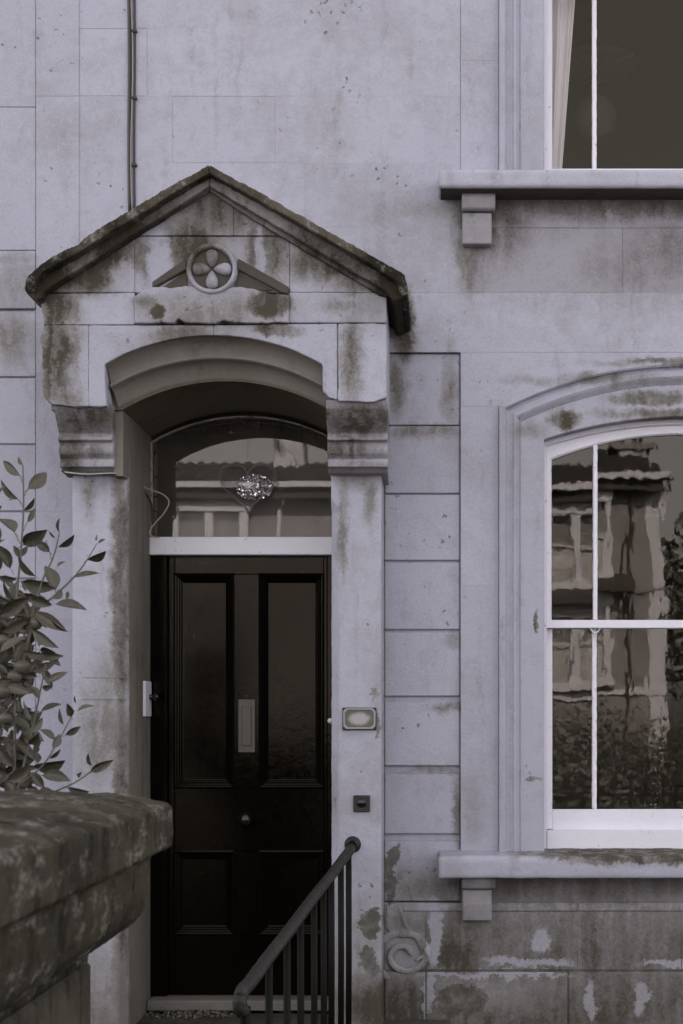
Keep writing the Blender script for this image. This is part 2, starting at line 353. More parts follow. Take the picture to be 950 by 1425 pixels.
# ------------------------------------------------------------------ ground, paths, road (setting)
GZ = -.45
def struct(name, mb, mat, **k): return tag(mb.build(name, mat, **k), kind='structure')
def m_ground(name, a, b, scale):
    n = NT(name); p = n.pos()
    c = n.mix(n.remap(n.noise(p, scale, 6, .7), .3, .7), a, b)
    c = n.mix(n.remap(n.noise(p, scale*12, 3, .7), .5, .8), c, sc3(a, .5))
    n.principled(c, .95, n.bump(n.noise(p, scale*9, 4, .7), .5, .01), spec=.2); return n.m
M['asphalt'] = m_ground('asphalt', (.05, .048, .045), (.065, .06, .056), 4)
M['soil'] = m_ground('soil', (.045, .038, .03), (.09, .08, .065), 3)
M['paving'] = m_ground('paving', (.10, .09, .082), (.07, .064, .06), 3)
struct('ground', MB().box(-200, 200, -200, 200, GZ-.6, GZ-.13), M['soil'])
struct('road', MB().box(-60, 60, -9.5, -3.9, GZ-.3, GZ-.12), M['asphalt'])
struct('pavement', MB().box(-60, 60, -3.9, -2.0, GZ-.3, GZ), M['paving'], bevel=.01)
struct('far_pavement', MB().box(-60, 60, -11, -9.5, GZ-.3, GZ), M['paving'], bevel=.01)
struct('front_garden', MB().box(-8, 8, -2.0, 6.9, GZ-.3, GZ+.004), M['soil'])
path = MB()
for i in range(5):
    for j in range(3): path.box(-.62+i*.42+.004, -.62+(i+1)*.42-.004, -1.9+j*.9+.004, -1.9+(j+1)*.9-.004, GZ-.2, GZ+.02+rnd.uniform(-.003, .003))
struct('garden_path', path, M['paving'])

# ------------------------------------------------------------------ the house
house = empty('terrace_house', (0, 6.85, GZ), 'pale weathered limestone terrace house with gabled stone porch, black door and arched sash windows', 'house')
W = 6.85
def pxbox(mb, x0, x1, yt, yb, Yf, Yb, g=0., Yr=None):
    """box whose front face fills a photo rectangle seen on plane Yr"""
    Yr = Yr or W; return mb.box(wx(x0, Yr)+g, wx(x1, Yr)-g, Yf, Yb, wz(yb, Yr)+g, wz(yt, Yr)-g)
def interval_cut(a, b, c, d):   # [a,b] minus [c,d]
    out = []
    if a < c: out.append((a, min(b, c)))
    if b > d: out.append((max(a, d), b))
    return out
# backing: brickwork and mortar behind the facing stones, with the door and window openings left free
CXW = 955
wall = MB()
def back(x0, x1, yt, yb, Yf, Yb=7.25):
    if Yf == 6.8545: Yf = 6.8525
    if Yf < 6.895: pxbox(wall, x0, x1, yt, yb, Yf, 6.898)
    pxbox(wall, x0, x1, yt, yb, 6.9, Yb)
wlo, whi = CXW - 206, CXW + 206
back(-500, 55, -650, 1540, 6.856)
back(55.3, 110, -650, 1540, 6.856)
back(110.3, 749, -650, 255, 6.8545)
back(110.3, 534, 255.3, 345, 6.8545)
back(534.3, 1500, 255.3, 489.6, 6.8545)
back(110.3, 130, 345.3, 1540, 6.8545)
back(515, 534, 345.3, 1540, 6.8545)
back(534.3, 640, 490, 1258, 6.897)
back(534.3, 640, 1258.3, 1540, 6.8545)
back(640.3, wlo, 490, 1200, 6.8545)
back(whi, 1500, -650, 255, 6.8545)
back(wlo+.3, whi-.3, -650, -230, 6.8545)
back(wlo+.3, whi-.3, 490, 561, 6.8545)
back(whi, 1500, 490, 1200, 6.8545)
back(640.3, 1500, 1200.3, 1540, 6.8545)
wall_o = wall.build('wall', M['mortar'], house)
def block(x0, x1, yt, yb, Yf=W, Yb=None, g=.0003, mat='wall', bev=.0012, parent=None, name='stone_block', Yr=None):
    jit = rnd.uniform(-.0006, .0006)
    if mat == 'wall' and g == .0003:
        if yt > 1200: g = .0009
        elif rnd.random() < .7: g = -.0002; bev = .0006
    mb = MB(); pxbox(mb, x0, x1, yt, yb, Yf + jit, Yb or Yf + .0425, g + (max(0, rnd.uniform(-.0006, .0006)) if g > 0 else 0), Yr)
    return mb.build(name, M[mat], parent or wall_o, bevel=bev)
def course(yt, yb, joints, **k):
    for a, b in zip(joints[:-1], joints[1:]): block(a, b, yt, yb, **k)
# plain ashlar right of the party strip
rows = [(-616, -522), (-522, -429), (-429, -335), (-335, -241), (-241, -147), (-147, -54)]
for i, (a, b) in enumerate(rows):
    off = 60 if i % 2 else 0
    course(a, b, [110, 260+off, 455+off, 640]); course(a, b, [1270, 1390 - off*.5, 1500])
course(-54, 40, [110, 290, 495, 640]); course(-54, 40, [1270, 1400, 1500])
course(40, 134, [110, 205, 430, 640]); course(40, 134, [1270, 1370, 1500])
course(134, 227, [110, 240, 383, 590, 640]); course(134, 227, [1270, 1410, 1500])
course(227, 318, [110, 220, 423, 640]); 
course(318, 407, [110, 330, 520, 655]); course(318, 407, [655, 866, 1070, 1270], mat='band', g=.0005); course(318, 407, [1270, 1500])
course(262, 317.5, [640, 805, 910, 1040, 1160, 1270], mat='band', g=.0007); course(262, 317, [1270, 1500])
course(407, 490, [530, 845, 1060, 1270, 1500])
course(408, 560, [110, 140]); course(560, 800, [110, 140]); course(800, 1040, [110, 140]); course(1040, 1538, [110, 140])
# recessed channelled panel between the porch and the window
ry = [(491, 590.5), (592, 685.5), (688, 779), (783, 875.5), (880, 968.5), (977, 1065.5), (1077, 1160.5), (1171, 1254.5)]
for i, (a, b) in enumerate(ry):
    block(534.6, 639.6, a, b, Yf=6.868, Yb=6.8965, g=0, bev=.004, name='channelled_block')
    if i:
        block(534.6, 639.6, ry[i-1][1]+.3, a-.3, Yf=6.886, Yb=6.8965, g=0, bev=0, name='joint_fillet')
# below the window sill
course(1214, 1255, [640, 820, 896, 1010, 1130, 1270], mat='low_band', g=.0008); course(1214, 1255, [1270, 1500])
course(1256, 1268, [550, 803, 1040, 1270, 1500], Yf=6.842, Yb=6.8525, mat='wall', bev=.004, name='bed_moulding')
course(1256, 1349, [534.6, 592]); course(1256, 1349, [592, 803, 948, 1140, 1310, 1500], Yf=6.8515, Yb=6.8535+.04)
course(1352, 1445, [534.6, 592, 790, 990, 1190, 1400, 1500], Yf=6.838, Yb=6.88, bev=.006)
course(1446, 1539, [534.6, 700, 890, 1090, 1290, 1500], Yf=6.838, Yb=6.88, bev=.006)
# party strip, seen as a shallow pilaster
for a, b in ((-616, -240), (-240, 134), (134, 432), (432, 712), (712, 990), (990, 1270), (1270, 1539)):
    block(50, 109.9, a, b, Yf=6.8445, Yb=6.855, g=0, mat='wall', bev=.001, Yr=6.8445, name='pilaster_block')

# ---- surrounds, architraves, sills, sash windows
def arcpath(cx, half, spring, apex, Y, base, n=20):
    rise = apex - spring; Rr = (half*half + rise*rise) / (2*rise); zc = apex - Rr
    a0 = math.asin(half / Rr)
    pts = [(cx-half, Y, base), (cx-half, Y, (base+spring)/2)]
    for i in range(n+1):
        a = -a0 + 2*a0*i/n; pts.append((cx + Rr*math.sin(a), Y, zc + Rr*math.cos(a)))
    return pts + [(cx+half, Y, (base+spring)/2), (cx+half, Y, base)]
def arconly(cx, half, spring, apex, Y, n=24):
    return arcpath(cx, half, spring, apex, Y, 0, n)[2:-2]
CW = wx(CXW, W)
def window(dz, cut, glassmat, up):
    """one arched sash window; cut shortens it, dz lifts it"""
    def A(half, spring, apex, Y, base): return arcpath(CW, half, spring+dz-cut, apex+dz-cut, Y, base+dz)
    base = .705 if up else .655
    L = [(.851, 2.716, 2.934), (.822, 2.699, 2.892), (.786, 2.680, 2.866), (.757, 2.644, 2.813), (.646, 2.566, 2.670)]
    # plain surround stones either side and above the architrave
    xl, xr = wx(641, W), wx(1269, W); zt = wz(490.6, W) + (dz - cut if up else 0)
    za = L[0][1] + dz - cut
    for s0, s1 in ((xl, CW-.853), (CW+.853, xr)):
        zs = [base+dz+.0, base+dz+.62, base+dz+1.25, za]
        for a, b in zip(zs[:-1], zs[1:]):
            MB().box(s0, s1-.0005, 6.848, 6.892, a+.0001, b-.0001).build('surround_block', M['smooth'], wall_o, bevel=.0006)
    arc = [(p[0], p[2]) for p in arconly(CW, .853, za, L[0][2]+dz-cut+.002, 0)]
    half = len(arc)//2
    for seg, corner in ((arc[:half+1], [(CW, zt), (xl, zt), (xl, za)]), (arc[half:], [(xr, za), (xr, zt), (CW, zt)])):
        MB().prism(seg + corner, 6.848, 6.892).build('spandrel_block', M['smooth'], wall_o, bevel=.0015)
    arch = MB()
    def lerp(i, j, t): return tuple(a + (b-a)*t for a, b in zip(L[i], L[j]))
    prof = [(L[0], 6.87), (L[0], 6.812), (lerp(0, 1, .8), 6.806), (lerp(0, 1, 1), 6.812), (lerp(1, 2, .12), 6.826), (lerp(1, 2, .5), 6.833), (lerp(1, 2, .9), 6.828),
            (lerp(1, 2, 1), 6.820), (lerp(2, 3, .35), 6.818), (lerp(2, 3, .55), 6.824), (lerp(2, 3, .8), 6.836), (lerp(2, 3, 1), 6.846), (lerp(3, 4, .04), 6.842),
            (lerp(3, 4, .97), 6.842), (L[4], 6.845), (L[4], 6.96)]
    arch.loft([A(h, s, a, Y, base) for (h, s, a), Y in prof])
    ao = arch.build('architrave', M['smooth'], house)
    # sill
    sx0, sx1 = wx(610, 6.69), 2*CW - wx(610, 6.69); sl = MB()
    if up: sl.side([(6.69, 3.655), (6.69, 3.729), (6.70, 3.737), (6.98, 3.765), (6.98, 3.655)], sx0, sx1)
    else: sl.side([(6.69, .592), (6.69, .676), (6.705, .690), (6.98, .712), (6.98, .592)], sx0, sx1)
    so_ = sl.build('window_sill', M['sill'] if not up else M['smooth'], house)
    worn(so_, .011, .007 if not up else .004, .09, .003 if not up else 0, .02)
    # sill brackets
    for c in (wx(665, W), 2*CW - wx(665, W)):
        zb = 3.655 if up else .592; h1 = .071 if up else .058
        MB().side([(6.76, zb), (6.755, zb-h1*.35), (6.77, zb-h1*.9), (6.785, zb-h1), (6.86, zb-h1), (6.86, zb)], c-.075, c+.075).build('sill_bracket', M['bracket'], house, bevel=.004)
        if up and c < CW: MB().box(sx0+.01, sx1-.01, 6.705, 6.849, 3.6535, 3.66).build('sill_shade_strip', M['carving_and_sill_shade'], house)  # added dark strip, paints the shade on the upper sill's underside
        MB().side([(6.80, zb-h1-.004), (6.79, zb-h1-.07), (6.80, zb-h1-.145), (6.86, zb-h1-.145), (6.86, zb-h1-.004)], c-.072, c+.060).build('sill_bracket', M['bracket'], house, bevel=.005)
    # box frame
    fr = MB(); fb = .705
    fr.loft([A(.650, 2.568, 2.672, 6.90, fb), A(.650, 2.568, 2.672, 6.915, fb), A(.630, 2.552, 2.650, 6.915, fb), A(.628, 2.548, 2.646, 6.935, fb), A(.628, 2.548, 2.646, 7.06, fb)])
    ls = [(.628, 2.548, 2.646, 6.932), (.611, 2.497, 2.612, 6.932), (.606, 2.490, 2.606, 6.941), (.606, 2.490, 2.606, 6.965)]
    fr.box(CW-.628, CW+.628, 6.912, 7.06, .700+dz, .787+dz)
    frame = fr.build('window', M['white'], house, bevel=0)
    if up: frame['label'] = 'upper sash window with white frame and curtain behind'
    else: frame['label'] = 'lower sash window with white frame, arched head and wavy old glass'
    # upper sash
    mz0, mz1 = 1.718+dz, 1.753+dz
    us = MB(); us.loft([arcpath(CW, h, s_+dz-cut, a+dz-cut, Y, mz0) for h, s_, a, Y in ls])
    us.box(CW-.634, CW+.634, 6.9305, 6.975, mz0, mz1)
    us.build('upper_sash', M['white'], frame)
    xb = .405
    for s in (-1, 1):
        def barz(x):
            r = 2.606-2.490; Rr = (.606**2+r*r)/(2*r); return 2.606-Rr+math.sqrt(Rr*Rr-(x*x))
        zt2 = barz(xb)+dz-cut
        worn(MB().box(CW+s*xb-.0105, CW+s*xb+.0105, 6.935, 6.965, mz1, zt2+.004).build('glazing_bar', M['white'], frame), .0038, .004, .03)
        worn(MB().box(CW+s*xb-.0105, CW+s*xb+.0105, 6.978, 7.005, .881+dz, mz0+.01).build('glazing_bar', M['white'], frame), .0038, .004, .03)
        # sash horn loop under the meeting rail
        pts = [(CW+s*xb-.026+.052*t, 6.945, mz0 + .004 - .028*math.sin(math.pi*t)) for t in [i/10 for i in range(11)]]
        MB().tube(pts, .0035, 6).build('sash_horn', M['white'], frame, smooth=True)
    lw = MB(); lw.box(CW-.628, CW-.600, 6.972, 7.01, .79+dz, mz0); lw.box(CW+.600, CW+.628, 6.972, 7.01, .79+dz, mz0)
    lw.box(CW-.600, CW+.600, 6.972, 7.01, .785+dz, .881+dz); lw.box(CW-.600, CW+.600, 6.974, 7.01, mz0-.002, mz1-.003)
    lw.build('lower_sash', M['white'], frame, bevel=.003)
    # panes, each set a hair out of true as old glass is
    def pane(x0, x1, z0, ztop, Y):
        n_ = 10; xs = [x0 + (x1-x0)*i/n_ for i in range(n_+1)]
        pts = [(x0, z0), (x1, z0)] + [(x, ztop(x-CW) if callable(ztop) else ztop) for x in reversed(xs)]
        yy = lambda x, z: Y + (x-x0)*rx_ + (z-z0)*rz_
        rx_, rz_ = rnd.uniform(-.003, .003), rnd.uniform(-.003, .003)
        MB().add([(x, yy(x, z), z) for x, z in pts], [tuple(range(len(pts)))]).build('pane', glassmat, frame)
    xs = [CW-.612, CW-xb, CW+xb, CW+.612]
    for a, b in zip(xs[:-1], xs[1:]):
        pane(a, b, mz1-.01, lambda x: barz(max(-.6, min(.6, x)))+dz-cut+.01, 6.955)
        pane(a, b, .87+dz, mz0+.01, 6.992)
    return frame
window(0, 0, M['glass'], False)
window(2.96, .45, M['glass_up'], True)
# rooms behind the windows
room = MB()
def hollow(mb, x0, x1, y0, y1, z0, z1):
    t = .08
    mb.box(x0-t, x1+t, y1, y1+t, z0-t, z1+t); mb.box(x0-t, x0, y0, y1, z0, z1); mb.box(x1, x1+t, y0, y1, z0, z1)
    mb.box(x0-t, x1+t, y0, y1, z0-t, z0); mb.box(x0-t, x1+t, y0, y1, z1, z1+t)
hollow(room, -.1, 2.9, 7.252, 11.2, -.05, 2.80)
hollow(room, -.1, 2.9, 7.252, 11.2, 2.98, 5.25)
hollow(room, -1.8, -.2, 7.26, 9.6, -.05, 2.9)
room.build('room', M['room'], house)
# rest of the house shell: roof and party walls that keep the front in shade
shell = MB(); shell.box(-6, 4.6, 11.5, 12, GZ, 6.5); shell.box(-6, -5.6, 7.26, 11.5, GZ, 6.5); shell.box(4.2, 4.6, 7.26, 11.5, GZ, 6.5)
shell.box(wx(-500, W), wx(1500, W), 6.83, 6.9, wz(-618, W)+.002, 6.95)
shell.box(-6, 4.6, 6.9, 7.25, 6.57, 6.95)
shell.build('upper_wall', M['wall'], house)
M['slate'] = paint('roof_slate', (.06, .055, .055), .7, .3, (.1, .09, .085), .3)
MB().side([(6.75, 6.95), (9.4, 8.6), (12.1, 6.95)], -6.1, 4.7).build('roof', M['slate'], house)

# ------------------------------------------------------------------ porch
porch = MB()
YP = 6.33
def pp(px, py, Y=YP): return (wx(px, Y), wz(py, Y))
XL, XR = -1.358, -.473
def soff(Y, n=22):
    t = min(1, max(0, (Y-6.33)/.13)); 
    return arconly((XL+XR)/2, (XR-XL)/2, 2.622, 2.745, Y, n)
arc = [(p[0], p[2]) for p in arconly((XL+XR)/2, (XR-XL)/2, 2.622, 2.745, 0)]
gable = [pp(60, 562), (XL, 2.622)] + arc[1:-1] + [(XR, 2.622), pp(536.5, 557), pp(536.5, 409), pp(291, 262), pp(62, 402)]
porch.prism(gable, 6.462, 6.8495)
po = porch.build('porch', M['porch'], house)
po['label'] = 'projecting gabled stone porch hood with chipped edges'
# soffit lining through the wall
sf = MB(); sf.prism([(XL-.05, 2.62)] + [(XL, 2.62)] + [(a, b-.002) for a, b in arc[1:-1]] + [(XR, 2.62), (XR+.05, 2.62), (XR+.05, 2.95), (XL-.05, 2.95)], 6.455, 7.2)
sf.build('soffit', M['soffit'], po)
def pstone(pts, Yf=YP, Yb=6.461, name='stone_block', mat='porch', g=-.0012, wear=.003, vox=.0055, Yr=None, bev=.004, parent=po):
    q = [(wx(x, Yr or YP), wz(y, Yr or YP)) for x, y in pts]
    cx = sum(a for a, b in q)/len(q); cz = sum(b for a, b in q)/len(q)
    q = [(a + (-g if a > cx else g), b + (-g if b > cz else g)) for a, b in q]
    o = MB().prism(q, Yf, Yb).build(name, M[mat], parent, bevel=bev if not wear else 0)
    if wear: worn(o, vox, wear, .05, wear*.5, .012)
    return o
def arcpx(x0, x1, n=10, c=296.8, hw=151.6, sp=507, ap=467):
    rise = sp - ap; Rr = (hw*hw+rise*rise)/(2*rise)
    return [(x, ap + Rr - math.sqrt(Rr*Rr - (x-c)**2)) for x in [x0+(x1-x0)*i/n for i in range(n+1)]]
pstone([(291, 257), (325, 279), (325, 327.5), (182, 327.5)])
pstone([(325.6, 279), (405, 327.5), (325.6, 327.5)])
pstone([(186.5, 328.5), (186.5, 407), (64, 407), (64, 398)])
pstone([(187.2, 328.5), (402, 328.5), (402, 407), (187.2, 407)], Yf=6.336)
pstone([(402.8, 328.5), (408, 330), (536, 405), (536, 407), (402.8, 407)])
pstone([(57, 408.5), (187, 408), (187, 451.5), (61, 451.5), (60, 438), (57, 425)])
pstone([(402.5, 408), (534, 408), (537, 412), (537, 449), (402.5, 449)])
# weathered middle stone standing proud, its top edge crumbled
top = [(187.5, 416), (200, 407), (215, 401), (240, 403), (262, 400), (300, 405), (335, 401), (352, 404), (376, 410), (402, 413)]
bot = [(402, 450), (390, 449), (372, 451), (330, 450), (312, 447), (300, 451), (258, 450), (250, 443), (243, 451), (225, 449), (212, 451), (187.5, 451)]
pstone(top + bot, Yf=6.312, wear=.011, vox=.0055, name='worn_stone')
pstone([(61, 452.5), (122.6, 452.5), (122.6, 565), (104, 566), (70, 562), (60, 549), (57, 520), (59, 490), (57, 470)], wear=.008)
legl = [(123.4, 452.8), (296.5, 452.8)] + arcpx(296.5, 146, 12) + [(147.3, 545), (149, 564), (140, 566), (123.4, 565)]
pstone(legl, wear=.002, vox=.0055)
legr = [(297, 452.8), (469, 450.5), (469, 556), (457, 553), (452, 547), (448.4, 545)] + arcpx(448, 297, 12)
pstone(legr, wear=.002, vox=.0055)
pstone([(470.5, 450.5), (537, 450.5), (537, 553), (528, 556), (520, 559), (470.5, 558)], wear=.006)
# arch moulding
am = MB(); ks = [(2.908, 6.345, .457, -.950), (2.904, 6.352, .456, -.949), (2.893, 6.372, .455, -.948), (2.868, 6.392, .453, -.946), (2.846, 6.400, .452, -.944), (2.838, 6.398, .452, -.943),
      (2.835, 6.380, .452, -.943), (2.829, 6.374, .451, -.942), (2.821, 6.378, .451, -.941), (2.818, 6.398, .450, -.940), (2.806, 6.418, .450, -.936), (2.785, 6.436, .450, -.931), (2.762, 6.446, .450, -.927), (2.752, 6.450, .449, -.925), (2.745, 6.459, .449, -.922), (2.744, 6.475, .449, -.922)]
am.loft([arconly(c, h, a-.122, a, Y, 40) for a, Y, h, c in ks])
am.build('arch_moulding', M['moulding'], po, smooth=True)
# side returns of the hood under the moulding, above the corbels
for s, x0, x1 in ((0, -1.40, XL), (1, XR, -.492)):
    pass
# raking cornice: outer slab, turned-down ends, inner fillet
YC = 6.2
def poly(pts, Y): return [(wx(x, Y), wz(y, Y)) for x, y in pts]
lf = [(291, 231), (262, 247), (228, 266), (195, 286), (178, 293), (150, 312), (122, 328), (108, 341), (88, 348), (68, 361), (51, 374), (41, 383), (40, 392), (34, 405), (42, 412), (52, 418), (58, 415), (60, 406), (66, 402), (120, 368), (180, 329), (240, 292), (291, 259)]
rt = [(291, 231), (340, 258), (385, 284), (420, 302), (470, 330), (520, 358), (562, 383), (564, 396), (567, 409), (558, 416), (549, 419), (545, 415), (541, 408), (532, 402), (470, 366), (420, 336), (350, 294), (291, 259)]
for pts in (lf, rt): worn(MB().prism(poly(pts, 6.27), 6.27, 6.849).build('raking_cornice', M['cornice'], po), .006, .008, .06, .005, .014)
lu = [(291, 229), (262, 245), (228, 264), (195, 284), (150, 310), (108, 340), (68, 360), (46, 376), (36, 386), (34, 402), (42, 404), (60, 378), (112, 350), (152, 324), (196, 298), (240, 270), (291, 241)]
ru = [(291, 229), (340, 256), (420, 301), (520, 357), (563, 382), (566, 396), (568, 411), (560, 412), (552, 392), (516, 368), (420, 313), (340, 268), (291, 241)]
for pts in (lu, ru): worn(MB().prism(poly(pts, 6.215), 6.215, 6.80).build('cornice_capping', M['capping'], po), .006, .010, .05, .006, .012)
for pts in ([(289, 250), (291, 265), (232, 301), (165, 343), (92, 391), (70, 406), (62, 396), (160, 328)], [(289, 250), (400, 317), (470, 360), (536, 402), (542, 413), (528, 410), (420, 346), (348, 303), (291, 265)]):
    worn(MB().prism(poly(pts, 6.305), 6.305, 6.5).build('cornice_fillet', M['cornice'], po), .006, .005, .05)
# moss and flaking crust along the cornice ridge line
# roundel and flanking carved bars
rc = P(294, 373, 6.30); rr = 35.5*6.3/F
ring = MB().lathe([(rr-.021, .0), (rr-.018, .012), (rr-.008, .018), (rr, .010), (rr+.002, -.04)], (rc.x, 6.318, rc.z), 'y', 40)
ring = worn(ring.build('roundel', M['porch'], po, smooth=True), .004, .005, .03) if False else ring.build('roundel', M['porch'], po, smooth=True)
MB().lathe([(0.0001, 0), (rr-.018, 0), (rr-.016, -.01)], (rc.x, 6.325, rc.z), 'y', 32).build('roundel_field', M['carving_and_sill_shade'], ring)
for k in range(4):
    a = math.pi/2*k; pm = MB(); u = Vector((math.cos(a), 0, math.sin(a))); v = Vector((-math.sin(a), 0, math.cos(a)))
    n_ = 14; rim = []
    for i in range(n_):
        t = 2*math.pi*i/n_; l = .045 + .037*math.cos(t); wv = .034*math.sin(t)*(.35 + .65*(l/.085))
        rim.append(Vector((rc.x, 0, rc.z)) + u*l + v*wv)
    c_ = Vector((rc.x, 0, rc.z)) + u*.052
    rings = [[p + Vector((0, 6.325, 0)) for p in rim], [p + Vector((0, 6.312, 0)) for p in rim], [c_ + (p-c_)*.55 + Vector((0, 6.300, 0)) for p in rim], [c_ + (p-c_)*.02 + Vector((0, 6.298, 0)) for p in rim]]
    pm.loft(rings, closed=True); pm.build('petal', M['porch'], ring, smooth=True)
for bar, tri in (([(212, 402), (212, 393), (258, 361), (260, 375)], [(222, 403), (259, 378), (262, 400), (250, 403)]), ([(331, 360), (402, 400), (402, 410), (392, 408), (330, 375)], [(329, 377), (380, 404), (325, 403), (327, 392)])):
    MB().prism(poly(bar, 6.32), 6.312, 6.35).build('carved_bar', M['carving_and_sill_shade'], po, bevel=.004)
    MB().prism(poly(tri, 6.33), 6.3295, 6.35).build('carved_panel', M['carving_and_sill_shade'], po)
# corbels
for x0, x1, nm in ((-1.625, -1.392, 'l'), (-.480, -.222, 'r')):
    prof = [(6.6, 2.640), (6.345, 2.640), (6.352, 2.604), (6.375, 2.570), (6.41, 2.535), (6.432, 2.515), (6.432, 2.503), (6.418, 2.500), (6.418, 2.484), (6.438, 2.479), (6.441, 2.467), (6.43, 2.45), (6.432, 2.43), (6.45, 2.412), (6.462, 2.404),
            (6.445, 2.400), (6.445, 2.376), (6.47, 2.372), (6.50, 2.358), (6.6, 2.352)]
    worn(MB().side(prof, x0, x1).build('corbel', M['corbel'], po), .0055, .004, .05)
    MB().box(x0+.005, x1-.008, 6.59, 6.8495, 2.36, 2.64).build('corbel_block', M['corbel'], po)
# pilasters and jambs with their chamfered inner corners
def pil(s, xo, xi):
    ch = .036; g = MB(); zt, zs, zb = 2.362, 2.20, -.47
    g.column([(xo, 6.55), (xi - s*ch, 6.55), (xi, 6.55+ch), (xi, 6.8495), (xo, 6.8495)], zb, zs)
    g.box(min(xo, xi), max(xo, xi), 6.551, 6.8495, zs+.06, zt)
    a = [(xo, 6.55), (xi - s*ch, 6.55), (xi, 6.55+ch), (xi, 6.8495), (xo, 6.8495)]
    b = [(xo, 6.55), (xi - s*.001, 6.55), (xi, 6.551), (xi, 6.8495), (xo, 6.8495)]
    g.loft([[(x, y, zs) for x, y in a], [(x, y, zs+.061) for x, y in b]], closed=True)
    return worn(g.build('pilaster', M['pilaster'], po), .0075, .004, .06, .0015, .012)
pil(1, -1.597, XL); pil(-1, -.255, XR)
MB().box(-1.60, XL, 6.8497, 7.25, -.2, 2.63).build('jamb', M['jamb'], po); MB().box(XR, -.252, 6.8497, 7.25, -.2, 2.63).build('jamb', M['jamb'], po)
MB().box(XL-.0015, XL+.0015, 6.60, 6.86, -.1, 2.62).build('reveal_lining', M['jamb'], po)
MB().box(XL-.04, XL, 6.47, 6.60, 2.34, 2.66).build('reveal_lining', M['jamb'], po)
# faint course joints across the left pilaster
for py in (943, 973):
    MB().box(-1.55, XL-.002, 6.5485, 6.56, wz(py, 6.55)-.001, wz(py, 6.55)+.001).build('mortar_joint', M['jamb'], po)
# lump of worn scroll carving by the plinth
scroll = MB(); c0 = P(563, 1329, 6.84); pts = []
for i in range(60):
    t = i/59; a = -1.1 + t*math.pi*3.3; r_ = .125*(1-t)**.8 + .02
    pts.append((c0.x + r_*math.cos(a + math.pi), 6.842 - .010*t, c0.z - r_*math.sin(a + math.pi)*.85))
scroll.tube(pts, .018, 8, .015)
tail = [P(x, y, 6.84) for x, y in ((556, 1262), (560, 1275), (566, 1290), (577, 1303), (586, 1318), (588, 1330), (578, 1337))]
scroll.tube([(p.x, 6.838, p.z) for p in tail], .010, 6)
scroll.prism([(wx(q[0], 6.84), wz(q[1], 6.84)) for q in ((537, 1258), (556, 1258), (562, 1282), (578, 1300), (560, 1306), (545, 1302), (536, 1290))], 6.842, 6.87)
scroll.v = [(x, 6.85 + (y-6.85)*.5 - .002, z) for x, y, z in scroll.v]
worn(scroll.build('scroll_carving', M['wall'], po), .006, .006, .03)

# ------------------------------------------------------------------ door, frame, fanlight
TY = 7.045
zl0, zl1 = wz(772, TY), wz(747, TY)
df = MB(); df.box(XL+.002, -1.277, 7.07, 7.2, 0, zl0-.001); df.box(-.53, XR-.002, 7.07, 7.2, 0, zl0-.001)
dfo = df.build('door_frame', M['door'], house, bevel=.004)
MB().box(XL+.0005, XR-.0005, TY, 7.2, zl0, zl1).build('transom', M['white'], dfo, bevel=.004)
door = MB(); DY = DOOR_Y
def dz(py): return wz(py, DY)
def dx(px): return wx(px, DY)
x_l, x_r = -1.276, -.531
pl = [(dx(243), dx(325)), (dx(361), dx(450))]
rowsd = [(dz(1096), dz(799)), (dz(1300), dz(1184))]
door.box(x_l, pl[0][0], DY, DY+.045, .002, zl0-.004); door.box(pl[1][1], x_r, DY, DY+.045, .002, zl0-.004)
for a, b in ((.002, rowsd[1][0]), (rowsd[1][1], rowsd[0][0]), (rowsd[0][1], zl0-.004)): door.box(pl[0][0], pl[1][1], DY+.0008, DY+.045, a, b)
for a, b in rowsd: door.box(pl[0][1], pl[1][0], DY+.0004, DY+.045, a, b)
do = door.build('door', M['door'], house, bevel=.0025)
do['label'] = 'glossy black panelled front door'
for zz0, zz1 in rowsd:
    for a, b in pl:
        def rect(i, Y): return [(a+i, Y, zz0+i), (b-i, Y, zz0+i), (b-i, Y, zz1-i), (a+i, Y, zz1-i)]
        e = .004
        MB().loft([rect(-.004, DY+.002), rect(-.004, DY-.008), rect(.004, DY-.013), rect(.010, DY-.010), rect(.013, DY+.002), rect(.020, DY+.006), rect(.026, DY+.002), rect(.030, DY+.004), rect(.034, DY+.018), rect(.042, DY+.022)], closed=True).build('panel_moulding', M['door'], do)
        MB().box(a+.036, b-.036, DY+.021, DY+.04, zz0+.036, zz1-.036).build('door_panel', M['door'], do, bevel=.003)
lp = MB().box(dx(331.5), dx(355), DY-.006, DY+.002, dz(1047), dz(973)).build('letter_plate', M['brass'], do, bevel=.002)
MB().box(dx(336.5), dx(350), DY-.011, DY-.005, dz(1038), dz(982)).build('letter_flap', M['brass'], lp, bevel=.003)
MB().lathe([(.0001, .012), (.005, .010), (.007, 0)], (dx(343), DY, dz(969)), 'y', 12).build('spyhole', M['brass'], do, smooth=True)
MB().lathe([(.0001, .062), (.016, .060), (.030, .050), (.036, .038), (.030, .026), (.014, .018), (.013, .010), (.030, .006), (.032, 0)], (dx(343), DY, dz(1140)), 'y', 28).build('door_knob', M['knob'], do, smooth=True)
# fanlight
fan = MB(); fa = lambda i, Y: arcpath((XL+XR)/2, (XR-XL)/2 - i, 2.600 - i*.3, 2.722 - i, Y, zl1+.0005)
fan.loft([fa(0, 7.10), fa(0, 7.088), fa(.0045, 7.088), fa(.0045, 7.12)])
fo = fan.build('fanlight', M['white_old'], house)
gp = [(x, z) for x, _, z in fa(.006, 0)]
tilt = -.002
MB().add([(x, 7.11 + (x+.92)*tilt, z) for x, z in gp], [tuple(range(len(gp)))]).build('pane', M['glass_fan'], fo)
